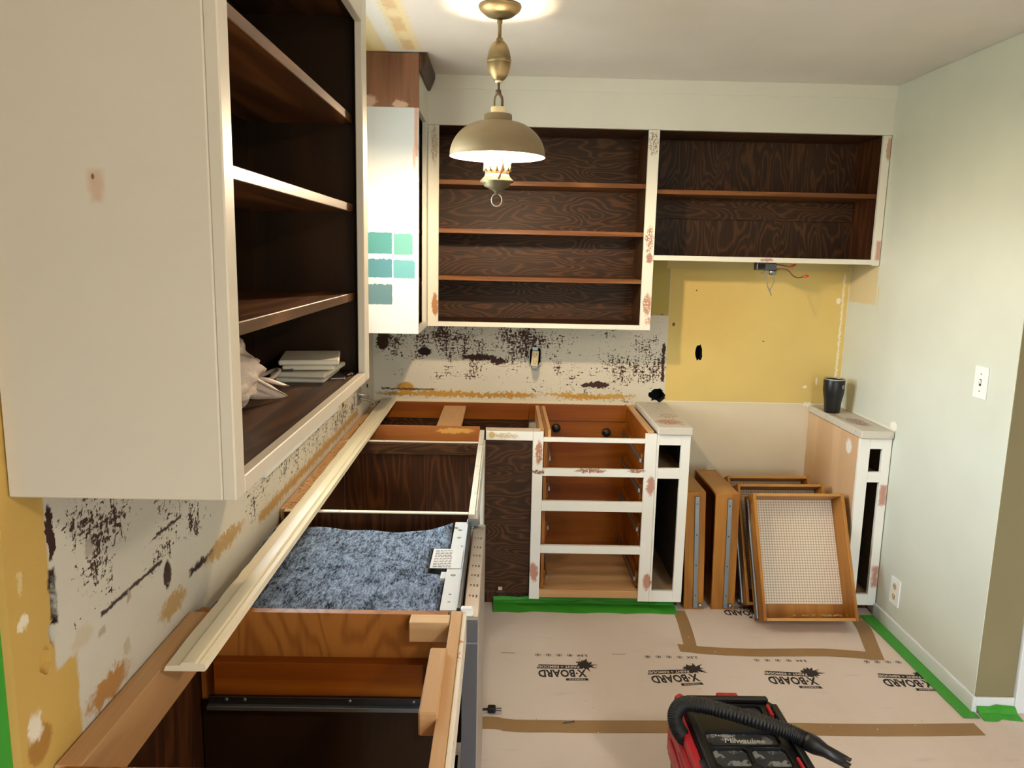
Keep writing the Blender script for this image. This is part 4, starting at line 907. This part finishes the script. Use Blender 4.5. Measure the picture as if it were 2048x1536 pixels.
# three leaning back on one another, open side to the camera
a = math.radians(64); by = (0, math.cos(a), math.sin(a)); bz = (0, -math.sin(a), math.cos(a))
def lean(xb, yb, tilt, label, Dp, L=.578, Wd=.432, liner=True):
    R = Matrix.Rotation(tilt, 3, Vector(bz)); bx_ = R @ Vector((1, 0, 0)); by_ = R @ Vector(by)
    drawer('drawer', label, L, Wd, Dp, (xb, yb, abs(math.sin(tilt))*Wd/2+.002), (bx_, by_, bz), liner=liner)
lean(2.072, -.380, .012, 'rearmost of three leaning drawers against the pale plywood side', .10, Wd=.425)
lean(2.078, -.530, .012, 'middle of three leaning drawers', .115)
lean(2.098, -.690, .012, 'front leaning drawer with gingham liner and debris in its bottom edge', .135)
# debris in the front drawer
bm = bmesh.new(); r = random.Random(6); base = Vector((2.098, -.69, .01)); bxv, byv, bzv = Vector((1, .0, .01)), Vector(by), Vector(bz)
for i in range(46):
    q = base+bxv*r.gauss(.06, .06)+byv*(.017+r.random()*.006)+bzv*(.03+r.random()*.06); s = r.uniform(.002, .006)
    addbox(bm, q.x-s, q.x+s, q.y-s*.4, q.y+s*.4, q.z-s*.4, q.z+s*.4)
ob('wood_debris', bm, M['tape_wood'], label='loose wood crumbs lying in the front leaning drawer', cat='debris', kind='stuff')

# ---- power plug and stray screw on the floor
t = thing('power_plug', (.665, -1.445, 0), 'black power plug with two prongs on the floor by the dishwasher', 'plug')
bm = bmesh.new(); addbox(bm, .652, .682, -1.462, -1.434, .004, .026); ob('plug_body', bm, M['black'], t, bevel=.004)
for y in (-1.455, -1.441): B('prong', (.682, .702, y-.003, y+.003, .012, .0145), M['zinc'], t, bevel=0)
bm = bmesh.new(); tube(bm, spline([(.653, -1.448, .014), (.63, -1.448, .012), (.59, -1.46, .007), (.56, -1.50, .007)], 5), .0045, 8); ob('cord', bm, M['black_soft'], t, smooth=True)
bm = bmesh.new(); tube(bm, [(.925, -1.512, .004), (.962, -1.502, .004)], .0022, 8); tube(bm, [(.962, -1.502, .004), (.966, -1.501, .004)], .004, 8); ob('screw', bm, M['steel_dark'], label='single dark screw lying on the long brown floor tape', cat='screw')
bm = bmesh.new(); r = random.Random(11)
for i in range(90):
    x, y, s = r.uniform(.68, 2.4), r.uniform(-1.9, -.66), r.uniform(.0008, .0022); addbox(bm, x-s, x+s, y-s, y+s, .0024, .0024+s)
ob('floor_crumbs', bm, M['white_board'], label='pale crumbs scattered over the floor board', cat='debris', kind='stuff')

# ================================================================== VACUUM
VX, VY, VZ = 1.385, -2.12, .33
t = thing('vacuum_cleaner', (VX, VY, 0), 'red and black tool box vacuum cleaner with black hose across its lid', 'vacuum')
def frustum(name, x0, x1, y0, y1, z0, z1, ins, mat, bev=.008, par=None, seg=2, **k):
    bm = bmesh.new(); vs = addbox(bm, x0, x1, y0, y1, z0, z1); cx, cy = (x0+x1)/2, (y0+y1)/2
    for v in vs:
        if v.co.z < (z0+z1)/2: v.co.x = cx+(v.co.x-cx)*(1-ins); v.co.y = cy+(v.co.y-cy)*(1-ins)
    return ob(name, bm, mat, par or t, bevel=bev, seg=seg, **k)
frustum('tank', 1.225, 1.545, -2.40, -1.862, .004, .19, .06, M['steel_dark'] if False else M['black'], .012)
bm = bmesh.new(); prism(bm, [(1.212, -2.405), (1.558, -2.405), (1.558, -1.885), (1.535, -1.857), (1.235, -1.857), (1.212, -1.885)], 2, .165, .285); ob('red_body', bm, M['red'], t, bevel=.008, seg=2, label='red middle body')
B('red_rail', (1.222, 1.247, -2.39, -1.90, .284, .316), M['red'], t, bevel=.004)
B('red_step', (1.206, 1.213, -2.38, -1.93, .18, .235), M['red'], t, bevel=.003)
B('red_rib', (1.209, 1.225, -2.30, -2.03, .235, .262), M['red'], t, bevel=.004)
bm = bmesh.new(); prism(bm, [(1.248, -2.40), (1.545, -2.40), (1.545, -1.895), (1.518, -1.856), (1.262, -1.856), (1.248, -1.87)], 2, .284, .318)
cs = []
def rect(x0, x1, y0, y1, ch=.016):
    return [(x0+ch, y0), (x1-ch, y0), (x1, y0+ch), (x1, y1-ch), (x1-ch, y1), (x0+ch, y1), (x0, y1-ch), (x0, y0+ch)]
POCK = [(1.395, 1.487, -1.945, -1.888), (1.285, 1.49, -2.08, -2.02), (1.285, 1.382, -2.175, -2.095), (1.395, 1.492, -2.175, -2.095), (1.285, 1.382, -2.30, -2.20), (1.395, 1.492, -2.30, -2.20)]
for q in POCK: c = bmesh.new(); prism(c, rect(*q, .010), 2, .308, .34); cs.append(c)
ob('lid', cut(bm, cs), M['black'], t, label='black lid with moulded pockets')
for q in POCK:
    bm = bmesh.new(); prism(bm, rect(q[0]+.001, q[1]-.001, q[2]+.001, q[3]-.001, .010), 2, .3065, .3095); o = ob('lid_pocket', bm, M['pocket'], t, label='dusty smoked plastic pocket')
    bm = bmesh.new(); P = rect(q[0]-.002, q[1]+.002, q[2]-.002, q[3]+.002, .012); tube(bm, [(a_, b_, .3185) for a_, b_ in P]+[(P[0][0], P[0][1], .3185)], .0018, 6, cap=False); ob('pocket_rim', bm, M['black_soft'], t, smooth=True)
for x in (1.262, 1.528):
    B('lid_rail', (x-.010, x+.010, -2.39, -1.90, .318, .334), M['black'], t, bevel=.004)
B('lid_edge', (1.268, 1.52, -1.878, -1.858, .318, .334), M['black'], t, bevel=.004)
B('latch', (1.365, 1.43, -1.862, -1.846, .285, .336), M['red'], t, bevel=.003, label='red latch at the far edge')
for y in (-1.925, -2.175):
    B('lid_accent', (1.505, 1.513, y-.028, y+.028, .318, .330), M['red'], t, bevel=.002, label='short red strip on the lid')
bm = bmesh.new(); lathe(bm, [(.016, .0), (.018, .05), (.016, .075), (.008, .084)], (1.245, -1.882, .262), 18); ob('handle_knob', bm, M['red'], t, smooth=True)
B('side_latch', (1.238, 1.256, -2.215, -2.15, .262, .322), M['black'], t, bevel=.004)
bm = bmesh.new(); xf_b = text_bm('Milwaukee', .030, .25, .95, .0003, .0005); xf(xf_b, Matrix.Translation((1.392, -2.052, .3099)) @ Matrix.Diagonal((.95, 1, 1, 1))); ob('script_lettering', xf_b, M['letter'], t); bm.free()
bm = text_bm('PACKOUT', .012, 0, 1.1, .0003, .0002); xf(bm, Matrix.Translation((1.345, -2.029, .3099))); ob('small_lettering', bm, M['letter'], t)
# hose
ctl = [(1.235, -2.02, .285), (1.208, -2.015, .325), (1.205, -1.995, .355), (1.235, -1.972, .372), (1.30, -1.975, .368), (1.38, -2.005, .362), (1.46, -2.045, .358), (1.52, -2.078, .352), (1.555, -2.105, .345)]
P = spline(ctl, 34); R = []
for i in range(len(P)): R.append(.0215+(.0018, .0006, -.0016, .0002)[i % 4])
bm = bmesh.new(); tube(bm, P, .026, 18, radii=R); h_ = ob('hose', bm, M['black_soft'], t, smooth=True, label='ribbed black hose')
d = Vector((.42, -.30, -.10)).normalized(); e = Vector(ctl[-1])
bm = bmesh.new(); tube(bm, [e-d*.012, e, e+d*.02, e+d*.045, e+d*.10], .03, 18, radii=[.024, .026, .025, .018, .016]); ob('nozzle', bm, M['black'], h_, smooth=True)
bm = bmesh.new()
for k in range(5):
    a_ = 2*math.pi*k/5; off = Vector((d.y, -d.x, 0)).normalized()*math.cos(a_)*.013+Vector((0, 0, 1))*math.sin(a_)*.013; q = e+d*.10+off; tube(bm, [q-d*.004, q+d*.012], .004, 6)
ob('nozzle_teeth', bm, M['slot'], h_)

# ================================================================== PENDANT LAMP
LX, LY = .651, -1.335
t = thing('pendant_lamp', (LX, LY, 1.83), 'brass pull down pendant lamp with bronze dome shade, lit', 'lamp')
def LA(name, prof, mat, par=None, seg=40, cap=False, **k):
    bm = bmesh.new(); lathe(bm, prof, (LX, LY, 0), seg, cap); return ob(name, bm, mat, par or t, smooth=True, **k)
LA('canopy', [(.001, H-.0015), (.070, H-.0015), (.0715, H-.006), (.066, H-.016), (.045, H-.032), (.016, H-.041), (.001, H-.042)], M['brass'])
LA('rod', [(.009, H-.040), (.009, H-.054), (.0065, H-.058), (.0065, 2.372), (.011, 2.371), (.012, 2.360)], M['brass'], cap=True)
pr = [(.001, 2.366)]+[(.0395*math.sin(a_), 2.300+.067*math.cos(a_)) for a_ in [math.pi*(.10+.80*i/20) for i in range(21)]]+[(.012, 2.236), (.001, 2.236)]
LA('reel_body', pr, M['brass'], label='egg shaped brass reel')
LA('reel_band', [(.0398, 2.305), (.0408, 2.303), (.0408, 2.296), (.0398, 2.294)], M['brass'])
LA('reel_ferrule', [(.012, 2.240), (.012, 2.232), (.001, 2.231)], M['cap'])
bm = bmesh.new(); tube(bm, [(LX, LY, 2.235), (LX, LY, 2.205)], .0045, 10); tube(bm, [(LX-.001, LY, 2.208), (LX-.001, LY, 2.194)], .010, 12, radii=[.009, .011]); ob('hook_top', bm, M['cord'], t, smooth=True)
bm = bmesh.new(); tube(bm, spline([(LX+.003, LY, 2.196), (LX+.012, LY-.004, 2.180), (LX+.013, LY-.006, 2.15), (LX+.011, LY-.012, 2.115)], 6), .005, 8); ob('cord', bm, M['cord'], t, smooth=True)
bm = bmesh.new(); tube(bm, spline([(LX-.003, LY, 2.196), (LX-.012, LY, 2.182), (LX-.013, LY, 2.15)], 6), .003, 8); ob('bail_wire', bm, M['brass'], t, smooth=True)
LA('cap', [(.001, 2.153), (.023, 2.153), (.025, 2.150), (.025, 2.128)], M['cap'])
LA('collar', [(.036, 2.128), (.044, 2.130), (.047, 2.126), (.047, 2.108), (.049, 2.104)], M['shade_out'])
so = [(.047+(.162-.047)*math.sin(math.pi/2*i/16)**1.0, 2.105-.112*(1-math.cos(math.pi/2*i/16))**.95) for i in range(17)]
sh = LA('shade', so+[(.1625, 1.990)], M['shade_out'], seg=56, label='bronze dome shade')
LA('shade_lining', [(r0-.0025 if i else .044, z0-.0025) for i, (r0, z0) in enumerate(so)]+[(.160, 1.990), (.1625, 1.990)], M['shade_in'], sh, seg=56, label='white inside of the shade')
LA('chimney', [(.050, 2.02), (.054, 2.00), (.052, 1.985), (.043, 1.962), (.040, 1.945)], M['chimney'], label='frosted glass chimney')
bm = bmesh.new(); bmesh.ops.create_uvsphere(bm, u_segments=24, v_segments=14, radius=.029); xf(bm, Matrix.Translation((LX, LY, 1.990)) @ Matrix.Diagonal((1, 1, 1.25, 1))); ob('bulb', bm, M['bulb'], t, smooth=True, label='lit bulb')
LA('socket', [(.001, 1.962), (.014, 1.960), (.014, 1.925), (.001, 1.925)], M['brass'])
bm = bmesh.new(); lathe(bm, [(.041, 1.932), (.042, 1.945), (.040, 1.945)], (LX, LY, 0), 32, False)
for k in range(12):
    a_ = 2*math.pi*k/12; tube(bm, [(LX+.0425*math.cos(a_), LY+.0425*math.sin(a_), 1.943), (LX+.045*math.cos(a_), LY+.045*math.sin(a_), 1.966)], .004, 6, radii=[.006, .0012])
ob('gallery', bm, M['brass'], t, smooth=True, label='pointed brass gallery')
LA('bowl', [(.001, 1.932), (.040, 1.932), (.044, 1.925), (.057, 1.912), (.058, 1.908), (.046, 1.903), (.044, 1.894), (.024, 1.884), (.010, 1.877), (.006, 1.868), (.001, 1.867)], M['bowl'])
bm = bmesh.new(); tube(bm, [(LX+.018*math.sin(2*math.pi*i/20)*(1 if i < 20 else 1), LY, 1.848+.021*math.cos(2*math.pi*i/20)) for i in range(21)], .0018, 6, cap=False); ob('pull_ring', bm, M['steel'], t, smooth=True)
bm = bmesh.new(); tube(bm, spline([(LX+.016, LY-.035, 1.995), (LX+.020, LY-.060, 1.965), (LX+.012, LY-.060, 1.93), (LX+.006, LY-.052, 1.915)], 6), .004, 8); ob('lamp_cord', bm, M['cord'], t, smooth=True)

# ================================================================== CEILING LIGHT (behind the camera, dining side)
CLX, CLY = 2.05, -4.5
t = thing('ceiling_light', (CLX, CLY, H-.09), 'round flush ceiling light behind the camera, lit', 'lamp')
def LC(name, prof, mat, **k):
    bm = bmesh.new(); lathe(bm, prof, (CLX, CLY, 0), 32, False); return ob(name, bm, mat, t, smooth=True, **k)
LC('base_ring', [(.001, H-.002), (.15, H-.002), (.15, H-.03), (.142, H-.03)], M['brass'])
LC('diffuser', [(.142, H-.028), (.135, H-.05), (.10, H-.075), (.05, H-.088), (.001, H-.09)], emit('lit_diffuser', (1.0, .86, .68), CEIL))
